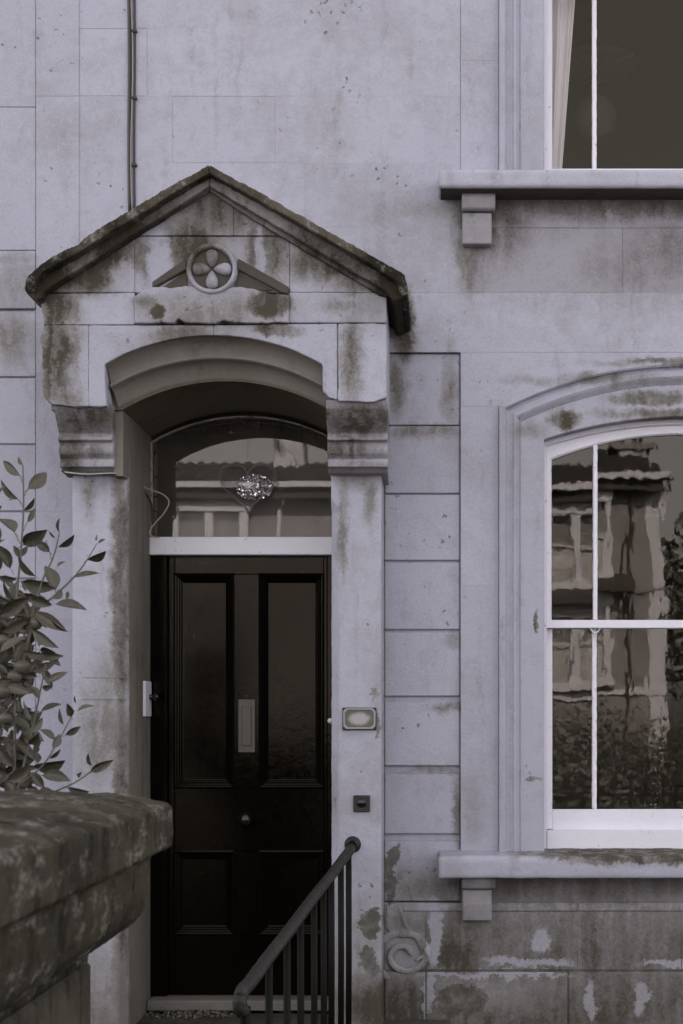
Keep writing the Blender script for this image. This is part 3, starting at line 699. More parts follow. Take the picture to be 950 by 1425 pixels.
# threshold and steps
worn(MB().box(XL+.001, XR+.0, 6.975, 7.25, -.052, -.002).build('threshold', M['threshold'], house), .008, .007, .05)
steps = MB(); steps.box(-1.60, .05, 6.0, 6.99, GZ, -.062)
so1 = tag(worn(steps.build('step', M['tread']), .012, .008, .08, .004, .02), kind='structure')
so2 = tag(worn(MB().box(-1.62, .07, 5.55, 5.995, GZ, -.255).build('step', M['tread']), .014, .008, .08), kind='structure')
db = MB()
for i in range(420):
    x = rnd.gauss(-1.12, .11); y = rnd.uniform(6.84, 6.97); s = rnd.uniform(.003, .012)
    q = Matrix.Rotation(rnd.uniform(0, 6.28), 3, Vector((rnd.uniform(-1, 1), rnd.uniform(-1, 1), rnd.uniform(-1, 1))).normalized())
    c = Vector((max(-1.34, x), y, -.058 + rnd.uniform(0, .014)))
    db.add([c + q @ Vector(v) for v in ((-s, 0, 0), (0, -s*.4, 0), (s, 0, 0), (0, s*.5, s*.3))], [(0, 1, 2), (0, 2, 3)])
tag(db.build('leaf_litter', M['leaf']), 'dry leaf litter and dirt gathered on the doorstep', 'litter', kind='stuff')

# ------------------------------------------------------------------ neighbouring house at the left edge
nb = empty('neighbouring_house', (-2.6, 6.85, GZ), 'neighbouring stone house front with channelled blocks at the left edge', 'house')
nw = nb
def nblock(yt, yb, xs, Yf=6.845):
    for a, b in zip(xs[:-1], xs[1:]):
        mb = MB(); pxbox(mb, a, b, yt, yb, Yf, 6.8555, .0006); mb.build('stone_block', M['wall'], nw, bevel=.003)
for i, (a, b) in enumerate(((-616, -430), (-430, -240), (-240, -40), (-40, 150), (150, 349))):
    nblock(a, b, [-500, -300+i % 2*60, -110+i % 2*50, 49.95])
nblock(350, 430.5, [-500, -180, 49.95], 6.839)
yy = 433.5
for i in range(12):
    nblock(yy, yy+91, [-500, -260+i % 2*80, 49.95]); yy += 93.3

# ------------------------------------------------------------------ small fittings
cab = lambda name, pts, r, m, label, group=None: tag(MB().tube(pts, r, 6).build(name, M[m], smooth=True), label, 'cable', group)
def vert_cable(px, r, m, label, wob, Y):
    pts = []
    for i in range(60):
        z = 6.4 - (6.4 - wz(296, W)) * i/59
        pts.append((wx(px, W) + wob*math.sin(z*3.1+px)*.6 + wob*math.sin(z*7.7), Y, z))
    return cab('cable', pts, r, m, label)
vert_cable(179.5, .0055, 'cable_grey', 'thick grey cable, leftmost of the bundle running down to the porch roof', .0015, 6.843)
vert_cable(183.5, .003, 'cable_white', 'thin pale cable in the middle of the bundle above the porch', .004, 6.838)
co = vert_cable(187.5, .0055, 'cable_dark', 'black cable with fixing clips, rightmost of the bundle above the porch', .0012, 6.843)
for py in (-50, 45, 138, 231):
    MB().box(wx(184, W), wx(191, W), 6.832, 6.851, wz(py, W)-.006, wz(py, W)+.006).build('cable_clip', M['cable_dark'], co, bevel=.002)
vert_cable(181, .0075, 'cable_dark', 'dark cable lying against the wall behind the pale one above the porch', .0008, 6.848)
def pts3(l): return [P(x, y, Y) for x, y, Y in l]
def smoothp(pts, n=6):
    pts = [Vector(p) for p in pts]; out = []
    for i in range(len(pts)-1):
        p0, p1, p2, p3 = pts[max(i-1, 0)], pts[i], pts[i+1], pts[min(i+2, len(pts)-1)]
        for k in range(n):
            t = k/n; out.append(.5*((2*p1) + (p2-p0)*t + (2*p0-5*p1+4*p2-p3)*t*t + (3*p1-p0-3*p2+p3)*t**3))
    return out + [pts[-1]]
cab('cable', smoothp(pts3([(86, 655, 6.43), (100, 659, 6.425), (125, 658, 6.425), (150, 659, 6.44), (170, 662, 6.53), (186, 671, 6.75), (201, 685, 6.95), (210, 700, 7.0), (212, 722, 7.02), (212, 745, 7.02)])), .0055, 'cable_dark', 'black cable running under the left corbel and round into the doorway')
cab('cable', smoothp(pts3([(90, 657, 6.42), (120, 660, 6.418), (160, 659, 6.46), (180, 667, 6.7), (200, 678, 6.93), (214, 683, 6.98), (228, 689, 6.99), (235, 699, 6.99), (228, 714, 6.99), (214, 730, 6.99), (208, 740, 6.99), (212, 747, 6.99), (222, 748, 6.998)])), .0034, 'cord', 'thin pale cord looping loosely in front of the fanlight')
# string lights round the fanlight
sl = empty('string_lights', (XL, 7.06, zl1), 'dark string of tiny unlit bulbs strung round the fanlight arch', 'string lights')
base = [P(214, 743, 7.05), P(213.5, 690, 7.05), P(214, 640, 7.05), P(217, 626, 7.05)] + [P(x, y, 7.05) for x, y in ((233, 610), (262, 600), (300, 592), (338, 586), (372, 589), (410, 596), (450, 608))]
wire = smoothp(base, 5)
MB().tube(wire, .0022, 5).build('wire', M['cable_dark'], sl, smooth=True)
for x, y, kx, ky in ((212, 631, 3, 0), (212, 665, 7, 0), (212, 692, 7, 0), (212, 712, 5, 0), (230, 606, 0, 5), (258, 600, 0, 7), (284, 594, 0, 5), (312, 588, 0, 9), (339, 583, 0, 9), (363, 586, 0, 6), (392, 592, 0, 5), (419, 596, 0, 9), (440, 602, 0, 6)):
    a, b = P(x+(2 if kx else 0), y+(3 if ky else -1), 7.047), P(x+kx*1.2+(2 if kx else 0), y+ky*1.2+(4 if ky else 0), 7.045)
    MB().tube([a, (a+b)/2, b], .0045, 6, .003).build('bulb', M['cable_dark'], sl, smooth=True)
# heart ornament with glitter in the fanlight
hb = P(344, 716, 7.06)
heart = empty('heart_ornament', hb, 'clear heart ornament filled with silver glitter hanging in the fanlight', 'ornament')
def hp(t, k=1.):
    x = 16*math.sin(t)**3; y = 13*math.cos(t)-5*math.cos(2*t)-2*math.cos(3*t)-math.cos(4*t)
    return (344.5 + x*2.5*k, 676 - (y+1)*2.42*k)
n_ = 48
for k, r_ in ((1., .0020), (.93, .0012)):
    MB().tube([P(*hp(2*math.pi*i/n_, k), 7.055) for i in range(n_+1)], r_, 5).build('heart_rim', M['rim'], heart, smooth=True)
def m_clear():
    n = NT('clear_plastic'); g = n.t.nodes.new('ShaderNodeBsdfGlossy'); g.inputs['Roughness'].default_value = .2
    t = n.t.nodes.new('ShaderNodeBsdfTransparent'); mx = n.t.nodes.new('ShaderNodeMixShader'); mx.inputs[0].default_value = .10
    n.t.links.new(t.outputs[0], mx.inputs[1]); n.t.links.new(g.outputs[0], mx.inputs[2]); n.t.links.new(mx.outputs[0], n.out.inputs[0]); return n.m
M['clear'] = m_clear()
hv = [P(*hp(2*math.pi*i/n_), 7.057) for i in range(n_)]
cf, cb = P(344.5, 676, 7.045), P(344.5, 676, 7.066)
MB().add(hv + [cf, cb], [(i, (i+1) % n_, n_) for i in range(n_)] + [((i+1) % n_, i, n_+1) for i in range(n_)]).build('heart_shell', M['clear'], heart, smooth=True)
MB().tube([P(344, 654, 7.056), P(344, 600, 7.07)], .0005, 4).build('thread', M['cable_grey'], heart)
gl = MB()
for i in range(900):
    a = rnd.uniform(0, 6.28); r_ = math.sqrt(rnd.random()); x, y = 354 + 26*r_*math.cos(a), 678 + 18*r_*math.sin(a)
    if y > 690 and rnd.random() < .5: continue
    s = rnd.uniform(.0009, .0030); c = P(x, y, 7.056 + rnd.uniform(-.006, .006))
    q = Matrix.Rotation(rnd.uniform(-1, 1), 3, 'X') @ Matrix.Rotation(rnd.uniform(-1, 1), 3, 'Z') @ Matrix.Rotation(rnd.uniform(0, 3), 3, 'Y')
    gl.add([c + q @ Vector(v) for v in ((-s, 0, -s), (s, 0, -s), (s, 0, s), (-s, 0, s))], [(0, 1, 2, 3)])
def m_gl():
    n = NT('silver_glitter'); n.principled((.95, .93, 1.), .15, metal=1.); return n.m
tag(gl.build('glitter', m_gl(), heart), kind='stuff')
# brass name plate, square bell push, bell button, latch plate with knob
pc = P(500, 1000, 6.545)
plq = empty('name_plate', (pc.x, 6.548, pc.z), 'small brass rimmed plate with notched corners on the right pilaster', 'plate')
hw, hh, k = 23.5*6.55/F, 15.5*6.55/F, .012
oct_ = lambda i: [(pc.x-hw+i+k, pc.z-hh+i), (pc.x+hw-i-k, pc.z-hh+i), (pc.x+hw-i, pc.z-hh+i+k), (pc.x+hw-i, pc.z+hh-i-k), (pc.x+hw-i-k, pc.z+hh-i), (pc.x-hw+i+k, pc.z+hh-i), (pc.x-hw+i, pc.z+hh-i-k), (pc.x-hw+i, pc.z-hh+i+k)]
MB().box(pc.x-hw, pc.x+hw, 6.536, 6.553, pc.z-hh, pc.z+hh).build('back_plate', M['iron'], plq, bevel=.002)
MB().loft([[(x, 6.535, z) for x, z in oct_(.003)], [(x, 6.528, z) for x, z in oct_(.005)], [(x, 6.528, z) for x, z in oct_(.009)], [(x, 6.5345, z) for x, z in oct_(.012)]], closed=True).build('rim', M['plate'], plq)
n = NT('worn_plate_face'); q = n.vmath('MULTIPLY', n.vmath('SUBTRACT', n.pos(), (pc.x, 0, pc.z)), (1/.052, 0, 1/.032))
cc = n.mix(n.remap(n.math('ADD', n.vmath('LENGTH', q), n.math('MULTIPLY', n.noise(n.pos(), 40, 3), .5)), .75, 1.35), (.33, .31, .33), (.09, .08, .07)); n.principled(cc, .45)
MB().prism(oct_(.010), 6.533, 6.537).build('plate_face', n.m, plq)
bc = P(503, 1118, 6.545)
bell = empty('bell_push', (bc.x, 6.548, bc.z), 'small square black bell push below the name plate', 'bell push')
h_ = 11.5*6.55/F
MB().box(bc.x-h_, bc.x+h_, 6.538, 6.553, bc.z-h_, bc.z+h_).build('back_plate', M['iron'], bell, bevel=.003)
MB().lathe([(.0001, .011), (.010, .010), (.019, .006), (.021, 0)], (bc.x, 6.538, bc.z+.003), 'y', 20).build('button', M['knob'], bell, smooth=True)
tag(MB().lathe([(.0001, .012), (.009, .010), (.013, .004), (.013, 0)], (-.508, 7.0, wz(1003, 7.0)), 'y', 16).build('bell_button', M['white'], smooth=True), 'tiny round white button at the right edge of the black door', 'button')
lz0, lz1 = wz(997, 6.98), wz(948, 6.98)
lt = empty('lock_plate', (XL, 6.98, lz0), 'white plate with a black knob on the left door reveal', 'plate')
MB().box(XL-.002, XL+.012, 6.90, 7.045, lz0, lz1).build('back_plate', M['white'], lt, bevel=.003)
MB().lathe([(.014, 0), (.011, .010), (.010, .020), (.019, .026), (.021, .034), (.017, .042), (.0001, .046)], (XL+.012, 7.0, wz(970, 7.0)), 'x', 20).build('knob', M['knob'], lt, smooth=True)

# ------------------------------------------------------------------ curtain, ceiling rose and lamp in the upper room
cu = MB(); cols = []
for i in range(25):
    u = i/24; col_ = []
    for j in range(20):
        v = j/19; z = 3.80 + 1.35*v; xr = wx(780 + 24*max(0, (z-3.8))/1.0*.95, 7.1); xl = CW-.66
        x = xl + (xr-xl)*u; col_.append((x, 7.10 + .018*math.sin(u*19 + v*1.2) + .008*math.sin(u*41), z))
    cols.append(col_)
tag(cu.loft(cols).build('curtain', M['curtain'], smooth=True), 'white curtain gathered at the left side of the upper window', 'curtain')
cr = MB(); X0, Y0, ZC = .936, 9.1, 5.246
prof = [(.0, -.055), (.05, -.05), (.07, -.03), (.12, -.028), (.2, -.02), (.235, -.012), (.25, 0)]
rings = []
for r_, h in prof:
    rings.append([(X0 + (r_*(1+.06*abs(math.sin(k*math.pi/8/1.0*1.0*2)) if r_ > .1 else r_*1))*math.cos(2*math.pi*k/96) , Y0 + (r_*(1+.06*abs(math.sin(k*math.pi/8*2)) if r_ > .1 else r_*1))*math.sin(2*math.pi*k/96), ZC + h + (.008*math.cos(k*math.pi*2/6) if .1 < r_ < .24 else 0)) for k in range(96)])
tag(cr.loft(rings, closed=True).build('ceiling_rose', M['paper'], smooth=True), 'scalloped plaster ceiling rose seen dimly through the upper window', 'ceiling rose')
lampo = empty('globe_lamp', (X0, Y0, ZC-.05), 'unlit round globe lamp hanging below the ceiling rose in the upper room', 'lamp')
MB().lathe([(.13*math.sin(math.pi*i/16)+.0001, -.13*math.cos(math.pi*i/16)) for i in range(17)], (X0, Y0, 4.92), 'z', 28).build('lamp_shade', M['paper'], lampo, smooth=True)
MB().tube([(X0, Y0, 5.05), (X0, Y0, 5.2)], .004, 6).build('flex', M['cable_grey'], lampo)

# ------------------------------------------------------------------ garden wall with moulded coping, close to the camera
gw = empty('garden_wall', (-1.0, 4.2, GZ), 'blackened lichen-covered garden wall end with moulded coping, out of focus in front', 'wall')
fx, fy, ftop = -.742, 4.2, 1.075; bx = -1.62; ny = 1.2
def rectloop(i, z): return [(bx+i, ny, z), (fx-i, ny, z), (fx-i, fy-i, z), (bx+i, fy-i, z)]
cp = MB(); prof = [(.30, 1.115), (.10, 1.095), (.012, 1.068), (0, 1.058), (0, .948), (.008, .940), (.04, .930), (.052, .915), (.055, .82), (.07, .775), (.105, .735), (.15, .71), (.19, .70), (.19, .65)]
loops = [rectloop(i, z) for i, z in prof]
cp.loft(loops, closed=True)
b0 = 0; cp.f.append((3, 2, 1, 0)); nl = (len(prof)-1)*4; cp.f.append((nl, nl+1, nl+2, nl+3))
worn(cp.build('coping', M['coping'], gw, weld=False), .012, .014, .10, .006, .025)
sh_x = fx - .185
zz = [GZ, -.05, .32, .655]
for i in range(3):
    ys = [1.2, 2.0 + .3*(i % 2), 3.1 + .3*(i % 2), fy-.185]
    for a, b in zip(ys[:-1], ys[1:]):
        MB().box(bx+.19, sh_x, a+.002, b-.002, zz[i]+.002, zz[i+1]-.002).build('stone_block', M['coping_low'], gw, bevel=.008)

# ------------------------------------------------------------------ iron handrail
rail = empty('iron_railing', (-.5, 5.6, -.1), 'rusty black iron handrail with thin balusters slanting down from the pilaster', 'railing')
A0, B0 = P(489, 1180, 6.53), P(343, 1372, 4.86)
hr = [A0 + Vector((.004, .04, .012)), A0 + (B0-A0)*.03]
for i in range(1, 12): hr.append(A0 + (B0-A0)*i/12 + Vector((rnd.uniform(-.001, .001), 0, rnd.uniform(-.0015, .0015))))
e = P(337, 1385, 4.80)
hr += [P(346, 1369, 4.88), P(338, 1378, 4.82), P(334, 1389, 4.80), P(334, 1402, 4.80), P(338, 1409, 4.81)]
ho = MB(); hs_ = smoothp(hr, 4)
ho.tube(hs_, .0215, 12, .0245)
worn(ho.build('handrail', M['rust'], rail), .0045, .004, .03)
MB().lathe([(.038, -.002), (.036, .004), (.024, .010), (.022, .03)], (A0.x+.004, 6.552, A0.z+.014), 'y', 18).build('wall_fixing', M['iron'], rail, smooth=True)
for pxb in (485, 474, 461, 450, 437, 418, 399, 374):
    # where the sloping rail crosses this pixel column
    best = min(((VX + (A0+(B0-A0)*t/400).x*F/(A0+(B0-A0)*t/400).y - pxb)**2, t) for t in range(401))[1]/400
    q = A0 + (B0-A0)*best
    zb = -.07 if q.y > 6.0 else (-.26 if q.y > 5.55 else GZ)
    MB().tube([(q.x, q.y, q.z-.01), (q.x+.001, q.y, (q.z+zb)/2), (q.x, q.y, zb-.02)], .0135, 8).build('baluster', M['baluster'], rail, smooth=True)
q = P(341, 1400, 4.84)
MB().tube([(q.x, q.y, q.z), (q.x, q.y, GZ)], .018, 8).build('newel', M['baluster'], rail, smooth=True)
q = B0 + Vector((0, .02, 0))

# ------------------------------------------------------------------ fruit shrub
SY = 4.75
shrub = empty('fruit_shrub', (-1.35, SY, GZ), 'leafy shrub with round fruit rising behind the garden wall', 'shrub')
def LA(x, y): return (x/5.9375, 640 + y/5.9375)
def LB(x, y): return (x/5.481, 860 + y/5.481)
leafm = []
for v in range(4):
    mb = MB(); n_ = 7; rows_ = []
    for i in range(n_):
        t = i/(n_-1); wd = (math.sin(math.pi*min(1, t*1.02))**.75)*(1-.25*t)*.5 if 0 < t < 1 else 0.012
        cy = .10*math.sin(t*math.pi)*(1 if v % 2 else -1)*.7; dr = -.28*t*t*(.4+.5*v/3)
        cu = .30 if 0 < t < 1 else .05
        rows_.append([(t, cy*.5 - wd*.42, dr + cu*wd), (t, cy*.5 - wd*.2, dr+.02), (t, cy*.5, dr - .10*wd), (t, cy*.5 + wd*.2, dr+.02), (t, cy*.5 + wd*.42, dr + cu*wd)])
    mb.loft(rows_); mb.add([(-.28, -.008, .03), (.02, -.008, .0), (.02, .008, 0), (-.28, .008, .03)], [(0, 1, 2, 3)])
    me = mb.mesh('leaf'); me.materials.append(M['leaf'])
    for p in me.polygons: p.use_smooth = True
    leafm.append(me)
def leaf(a, b, Y, tilt=None, width=1.):
    p0, p1 = P(*a, Y), P(*b, Y + rnd.uniform(-.05, .05)); ln = (p1-p0).length
    u = (p1-p0).normalized(); nrm = Vector((0, -1, 0)); nrm = (nrm - u*nrm.dot(u)).normalized()
    roll = tilt if tilt is not None else rnd.choice((-1, 1))*rnd.uniform(.25, 1.05)
    nrm = Matrix.Rotation(roll, 3, u) @ nrm; v = nrm.cross(u)
    m = Matrix((u, v, nrm)).transposed().to_4x4() @ Matrix.Diagonal((ln, ln*width*rnd.uniform(.95, 1.4), ln*.8, 1))
    m.translation = p0 - shrub.location
    o = bpy.data.objects.new('leaf', rnd.choice(leafm)); COL.objects.link(o); o.parent = shrub; o.matrix_local = m
    return o
LVA = [(190,45,140,-30),(165,130,10,10),(232,240,395,92),(150,325,-20,180),(200,415,290,330),(225,515,305,400),(120,600,-10,450),(195,700,380,600),(410,760,290,655),(458,645,400,590),(490,600,472,485),(485,718,615,630),
    (170,810,120,705),(170,800,235,710),(85,895,-20,700),(295,960,130,820),(455,1080,380,850),(470,885,530,830),(728,825,875,765),(620,970,815,910),(810,690,870,650),(800,665,795,620),(-10,960,140,1000),(190,1010,440,1080),
    (135,1170,0,1020),(240,1150,430,1210),(445,1150,520,1060),(460,1190,715,1220),(545,1150,575,1080),(280,1260,550,1400),(0,1290,240,1150),(20,1420,240,1330),(240,1300,200,1180)]
LVB = [(250,95,420,235),(400,20,510,120),(0,260,180,120),(330,280,470,300),(170,250,330,300),(360,300,460,360),(255,320,320,400),(355,490,505,400),(300,620,225,500),(330,540,385,530),(310,710,460,645),(250,780,160,640),(230,850,80,730),
    (240,870,350,765),(485,810,435,695),(545,750,520,660),(580,650,560,590),(590,710,710,650),(500,890,620,835),(420,930,310,840),(400,990,465,880),(225,960,290,900),(260,1080,90,920),(380,1070,465,1010),(105,1130,-30,990),(260,1130,480,1120),
    (320,1200,535,1230),(50,1160,190,1080),(60,1240,230,1130),(700,1130,660,1040),(585,1190,640,1180),(690,1170,860,1095),(515,1290,680,1340),(290,1330,410,1310),(200,1290,290,1310),(130,1310,20,1270),(0,640,130,500),(40,830,110,640),(130,700,0,720),
    (160,1260,240,1160),(0,860,20,780),(60,520,220,560),(0,470,90,480)]
for l in LVA: leaf(LA(*l[:2]), LA(*l[2:]), SY + rnd.uniform(-.08, .08))
for l in LVB: leaf(LB(*l[:2]), LB(*l[2:]), SY + rnd.uniform(-.12, .08))
for i in range(188):
    y = rnd.uniform(815, 1120); xm = 62 if y < 935 else (45 if y < 1000 else 52)
    x = rnd.uniform(-60, xm) if rnd.random() < .8 else rnd.uniform(-60, 15)
    if y < 850: x = min(x, 35)
    a = rnd.uniform(0, 6.28); L_ = rnd.uniform(16, 36)
    leaf((x, y), (x + L_*math.cos(a), y + L_*math.sin(a)*.8), SY + rnd.uniform(-.02, .28))
for i in range(30):
    x, y = rnd.uniform(-60, -5), rnd.uniform(650, 830); a = rnd.uniform(0, 6.28)
    leaf((x, y), (x + 26*math.cos(a), y + 26*math.sin(a)), SY + rnd.uniform(0, .2))
fm = MB()
for i in range(260):
    y = rnd.uniform(825, 1120); x = rnd.uniform(-70, 60 if y < 940 else 38); c = P(x, y, SY + rnd.uniform(.05, .42)) - Vector((0, 0, 0))
    me_ = rnd.choice(leafm); L_ = rnd.uniform(.055, .095)
    q = Matrix.Rotation(rnd.uniform(0, 6.28), 3, 'Y') @ Matrix.Rotation(rnd.uniform(-.9, .9) + 1.57, 3, 'X')
    fm.add([c + q @ (v.co * L_ * (1 if True else 1)) for v in me_.vertices], [tuple(p.vertices) for p in me_.polygons])
tag(fm.build('foliage', M['leaf'], shrub, smooth=True), kind='stuff')
def stem(pts, r, r2): MB().tube(smoothp([P(x, y, Y) for x, y, Y in pts], 4), r, 6, r2).build('stem', M['bark'], shrub, smooth=True)
A_ = lambda *l: [(LA(x, y)[0], LA(x, y)[1], SY) for x, y in l]; B_ = lambda *l: [(LB(x, y)[0], LB(x, y)[1], SY) for x, y in l]
stem([(18, 1300, SY+.05), (20, 1100, SY+.03), (21, 960, SY)] + A_((130, 1330), (150, 1000), (170, 800), (190, 500), (195, 300), (188, 40)), .006, .0022)
stem([(22, 960, SY)] + A_((300, 1270), (430, 1140), (600, 980), (710, 840), (800, 690)), .005, .0015)
stem([(40, 880, SY)] + A_((350, 1000), (430, 830), (470, 700), (490, 600)), .004, .0015)
stem([(20, 1120, SY)] + B_((150, 1250), (235, 900), (290, 640), (350, 350)), .005, .002)
stem([(10, 1130, SY)] + B_((130, 1300), (320, 1130), (450, 930), (570, 700)), .004, .0015)
stem([(30, 1125, SY)] + B_((380, 1340), (560, 1260), (700, 1170), (780, 1120)), .0035, .0012)
stem([(-5, 1010, SY)] + B_((80, 670), (210, 570)), .003, .0015)
for a, b in (((150, 325), (190, 390)), ((232, 240), (200, 300)), ((225, 515), (192, 590)), ((120, 600), (168, 695)), ((410, 760), (425, 830)), ((165, 130), (185, 190))): stem(A_(a, ((a[0]+b[0])/2, (a[1]+b[1])/2), b), .0012, .0014)
for x, y, r_ in ((50, 868, 9), (4, 892, 10), (31, 928, 11), (20, 942, 10), (3, 963, 11), (8, 1000, 9), (-14, 930, 10)):
    c = P(x, y, SY-.03); rr_ = r_*SY/F
    o = MB().lathe([(rr_*math.sin(math.pi*i/12)*(1+.04*math.sin(i))+.0003, -rr_*math.cos(math.pi*i/12)*.92) for i in range(13)], c, 'z', 16).build('fruit', M['fruit'], shrub, smooth=True)

# ------------------------------------------------------------------ across the street (seen in the window glass)
M['opp'] = stone('opposite_stone', base=(.36, .335, .34), dark=(.10, .085, .07), Y=12, streak=.4, mottle=.4, pits=.2)
M['chim'] = stone('chimney_render', base=(.72, .69, .72), dark=(.08, .07, .055), Y=12, streak=.7, mottle=.9, pits=.2, grain=2.5)
M['opp_white'] = paint('opposite_white_trim', (.75, .72, .78), .6)
M['tile'] = paint('clay_roof_tile', (.07, .06, .052), .8, .4, (.12, .10, .09), .5, 12)
M['opp_glass'] = glass('opposite_glass', 1.5, (1, 1, 1), 0, 1, clear=1.)
M['blind'] = paint('net_curtain', (.62, .58, .58), .9)
OY = -12.3
def opp_house(x0, x1, label, bays):
    h = empty('house_across_street', ((x0+x1)/2, OY, GZ), label, 'house', 'houses across the street')
    wl = MB().box(x0, x1, OY-7, OY, GZ, 5.3).build('wall', M['opp'], h)
    MB().box(x0, x1, OY, OY+.05, 3.40, 3.46).build('string_course', M['opp'], h)
    MB().box(x0, x1, OY, OY+.06, 1.62, 1.74).build('string_course', M['opp_white'], h)
    MB().tube([(x1-.62, OY+.08, 5.2), (x1-.62, OY+.08, GZ)], .035, 6).build('downpipe', M['tile'], h)
    MB().box(x1-.26, x1, OY-.3, OY+.03, GZ, 5.2).build('corner_quoin', M['opp_white'], h)
    rf = MB(); rf.side([(OY+.35, 5.32), (OY-2.5, 6.2), (OY-5.3, 5.32)], x0-.05, x1+.05); r_o = rf.build('roof', M['tile'], h)
    tl = MB(); nx = int((x1-x0)/.22)
    for i in range(nx):
        for j in range(8):
            xa = x0 + i*.22; ya = OY + .38 - j*.35; za = 5.33 + j*.35*.31
            tl.add([(xa, ya, za), (xa+.11, ya, za+.05), (xa+.2, ya, za), (xa, ya-.4, za+.11), (xa+.11, ya-.4, za+.16), (xa+.2, ya-.4, za+.11)], [(0, 1, 4, 3), (1, 2, 5, 4)])
    tag(tl.build('roof_tiles', M['tile'], h), kind='stuff')
    MB().box(x0, x1, OY+.36, OY+.48, 5.30, 5.40).build('gutter', M['opp_white'], h)
    MB().box(x0, x1, OY+.0, OY+.36, 5.12, 5.30).build('eaves', M['tile'], h)
    for bx0, bx1, k in bays:
        for z0, z1 in ((3.75, 5.02), (1.95, 3.25)):
            n_ = k; wd = (bx1-bx0)/n_
            fr = MB(); fr.box(bx0-.12, bx1+.12, OY, OY+.20, z0-.16, z0); fr.box(bx0-.12, bx1+.12, OY, OY+.20, z1-.10, z1+.12)
            for i in range(n_+1): fr.box(bx0+i*wd-.07, bx0+i*wd+.07, OY, OY+.17, z0, z1-.10)
            f_ = fr.build('window', M['opp_white'], h)
            for i in range(n_):
                MB().box(bx0+i*wd+.07, bx0+(i+1)*wd-.07, OY+.04, OY+.06, z0, z1-.62).build('blind', M['blind'], f_)
                MB().box(bx0+i*wd+.07, bx0+(i+1)*wd-.07, OY+.062, OY+.07, z0, z1-.1).build('pane', M['knob'] if False else M['opp_glass'], f_)
                MB().box(bx0+i*wd+.07, bx0+(i+1)*wd-.07, OY+.08, OY+.11, (z0+z1)/2-.04, (z0+z1)/2+.02).build('sash_rail', M['blind'], f_)
        MB().side([(OY, 3.72), (OY+.5, 3.5), (OY+.5, 3.38), (OY, 3.38)], bx0-.3, bx1+.45).build('bay_canopy', M['tile'], h)
    return h
h1 = opp_house(-1.2, 3.87, 'stone house with bay window directly across the street', [(1.25, 2.88, 3)])
h2 = opp_house(-8.5, -1.22, 'stone house with arched windows and chimney across the street', [(-4.72, -3.5, 2), (-7.9, -6.9, 1)])
for h, cx_ in ((h1, 3.6), (h2, -2.95)):
    ch = MB().box(cx_-.30, cx_+.30, OY-2.6, OY-1.9, 5.6, 6.9 if cx_ < 0 else 6.3).build('chimney', M['chim'], h, bevel=.02)
    MB().box(cx_-.42, cx_+.42, OY-2.66, OY-1.84, 6.75 if cx_ < 0 else 6.2, 6.85 if cx_ < 0 else 6.3).build('chimney_cap', M['opp'], ch)
    for k in (-.2, .1): MB().lathe([(.09, 0), (.075, .5), (.1, .52)], (cx_+k, OY-2.25, 6.85 if cx_ < 0 else 6.28), 'z', 10).build('chimney_pot', M['tile'], ch)
MB().tube([(-2.85, OY+.42, 5.35), (-2.8, OY+.2, 5.1), (-2.9, OY+.08, 4.95), (-3.0, OY+.08, 3.0), (-3.0, OY+.08, GZ)], .05, 8).build('downpipe', M['opp_white'], h2)
M['foliage'] = m_ground('hedge_leaf', (.10, .09, .075), (.22, .20, .17), 6)
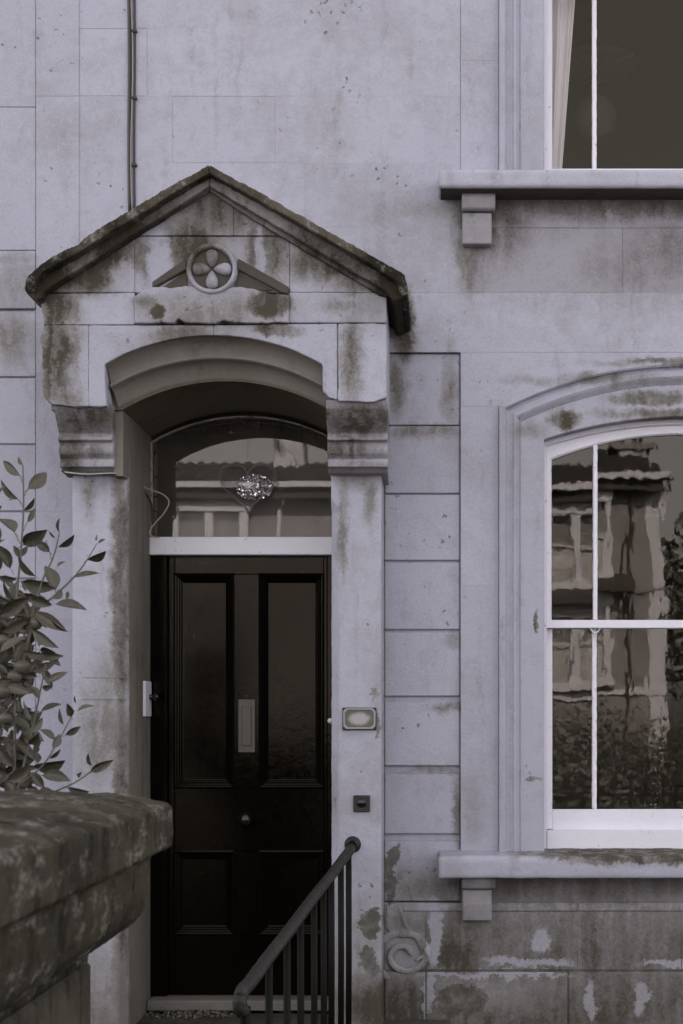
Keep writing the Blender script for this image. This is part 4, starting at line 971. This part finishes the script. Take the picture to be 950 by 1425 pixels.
def clump(c, r, n_, s_):
    mb = MB()
    for i in range(n_):
        v = Vector((rnd.gauss(0, 1), rnd.gauss(0, 1), rnd.gauss(0, 1))).normalized() * rnd.uniform(.55, 1.05)
        p = Vector((c[0]+v.x*r[0], c[1]+v.y*r[1], c[2]+v.z*r[2])); q = Matrix.Rotation(rnd.uniform(0, 6.28), 3, Vector((rnd.uniform(-1, 1), rnd.uniform(-1, 1), rnd.uniform(-1, 1))).normalized())
        s = s_*rnd.uniform(.6, 1.3); mb.add([p + q @ Vector(a) for a in ((-s, 0, 0), (0, -s*.5, 0), (s, 0, 0), (0, s*.5, 0))], [(0, 1, 2, 3)])
    return mb
for x, y, z, rx, rz, lb in ((-6, -9.9, .4, 2.4, 1.3, 'wide dark hedge across the street at the far left'), (-1.5, -9.9, .3, 2.4, 1.3, 'wide dark hedge across the street, facing the front door'), (2.2, -9.9, .3, 1.7, 1.25, 'low dark hedge reflected under the bay window across the street'), (4.9, -9.9, .5, 1.7, 1.5, 'taller dark hedge beside the white corner across the street')):
    o = empty('hedge', (x, y, GZ), lb, 'hedge', 'hedges across the street')
    clump((x, y, z), (rx, .6, rz), 5200, .045).build('foliage', M['foliage'], o)
    clump((x, y+.1, z-.2), (rx*.95, .4, rz*.8), 4200, .055).build('inner_foliage', M['foliage'], o)
for x, y, h_, lb in ((5.6, -13.0, 5.0, 'dark bushy tree right beside the house across the street'), (9.5, -14, 6.5, 'taller dark tree farther along the street')):
    o = empty('tree', (x, y, GZ), lb, 'tree', 'trees across the street')
    clump((x, y, h_*.62), (1.9, 1.5, h_*.42), 5000, .11).build('crown', M['foliage'], o)
    MB().tube([(x, y, GZ), (x+.1, y, h_*.3), (x, y, h_*.8)], .16, 8, .06).build('trunk', M['bark'], o)
def street_rail(x0, x1, label):
    o = empty('spiked_railings', ((x0+x1)/2, -2.1, GZ), label, 'railings', 'railings along the pavement')
    m = MB(); m.box(x0, x1, -2.12, -2.08, .44, .465); m.box(x0, x1, -2.12, -2.08, -.30, -.27); m.build('rail', M['iron'], o)
    x = x0 + .08
    while x < x1:
        b = MB().tube([(x, -2.1, GZ), (x, -2.1, .56)], .017, 6)
        b.lathe([(.017, 0), (.044, .03), (.036, .06), (.004, .14)], (x, -2.1, .54), 'z', 8); b.build('baluster', M['iron'], o); x += .17
street_rail(.75, 4.2, 'black spiked railings between pavement and front garden, right of the gate')
street_rail(-5.0, -.8, 'black spiked railings between pavement and front garden, left of the gate')
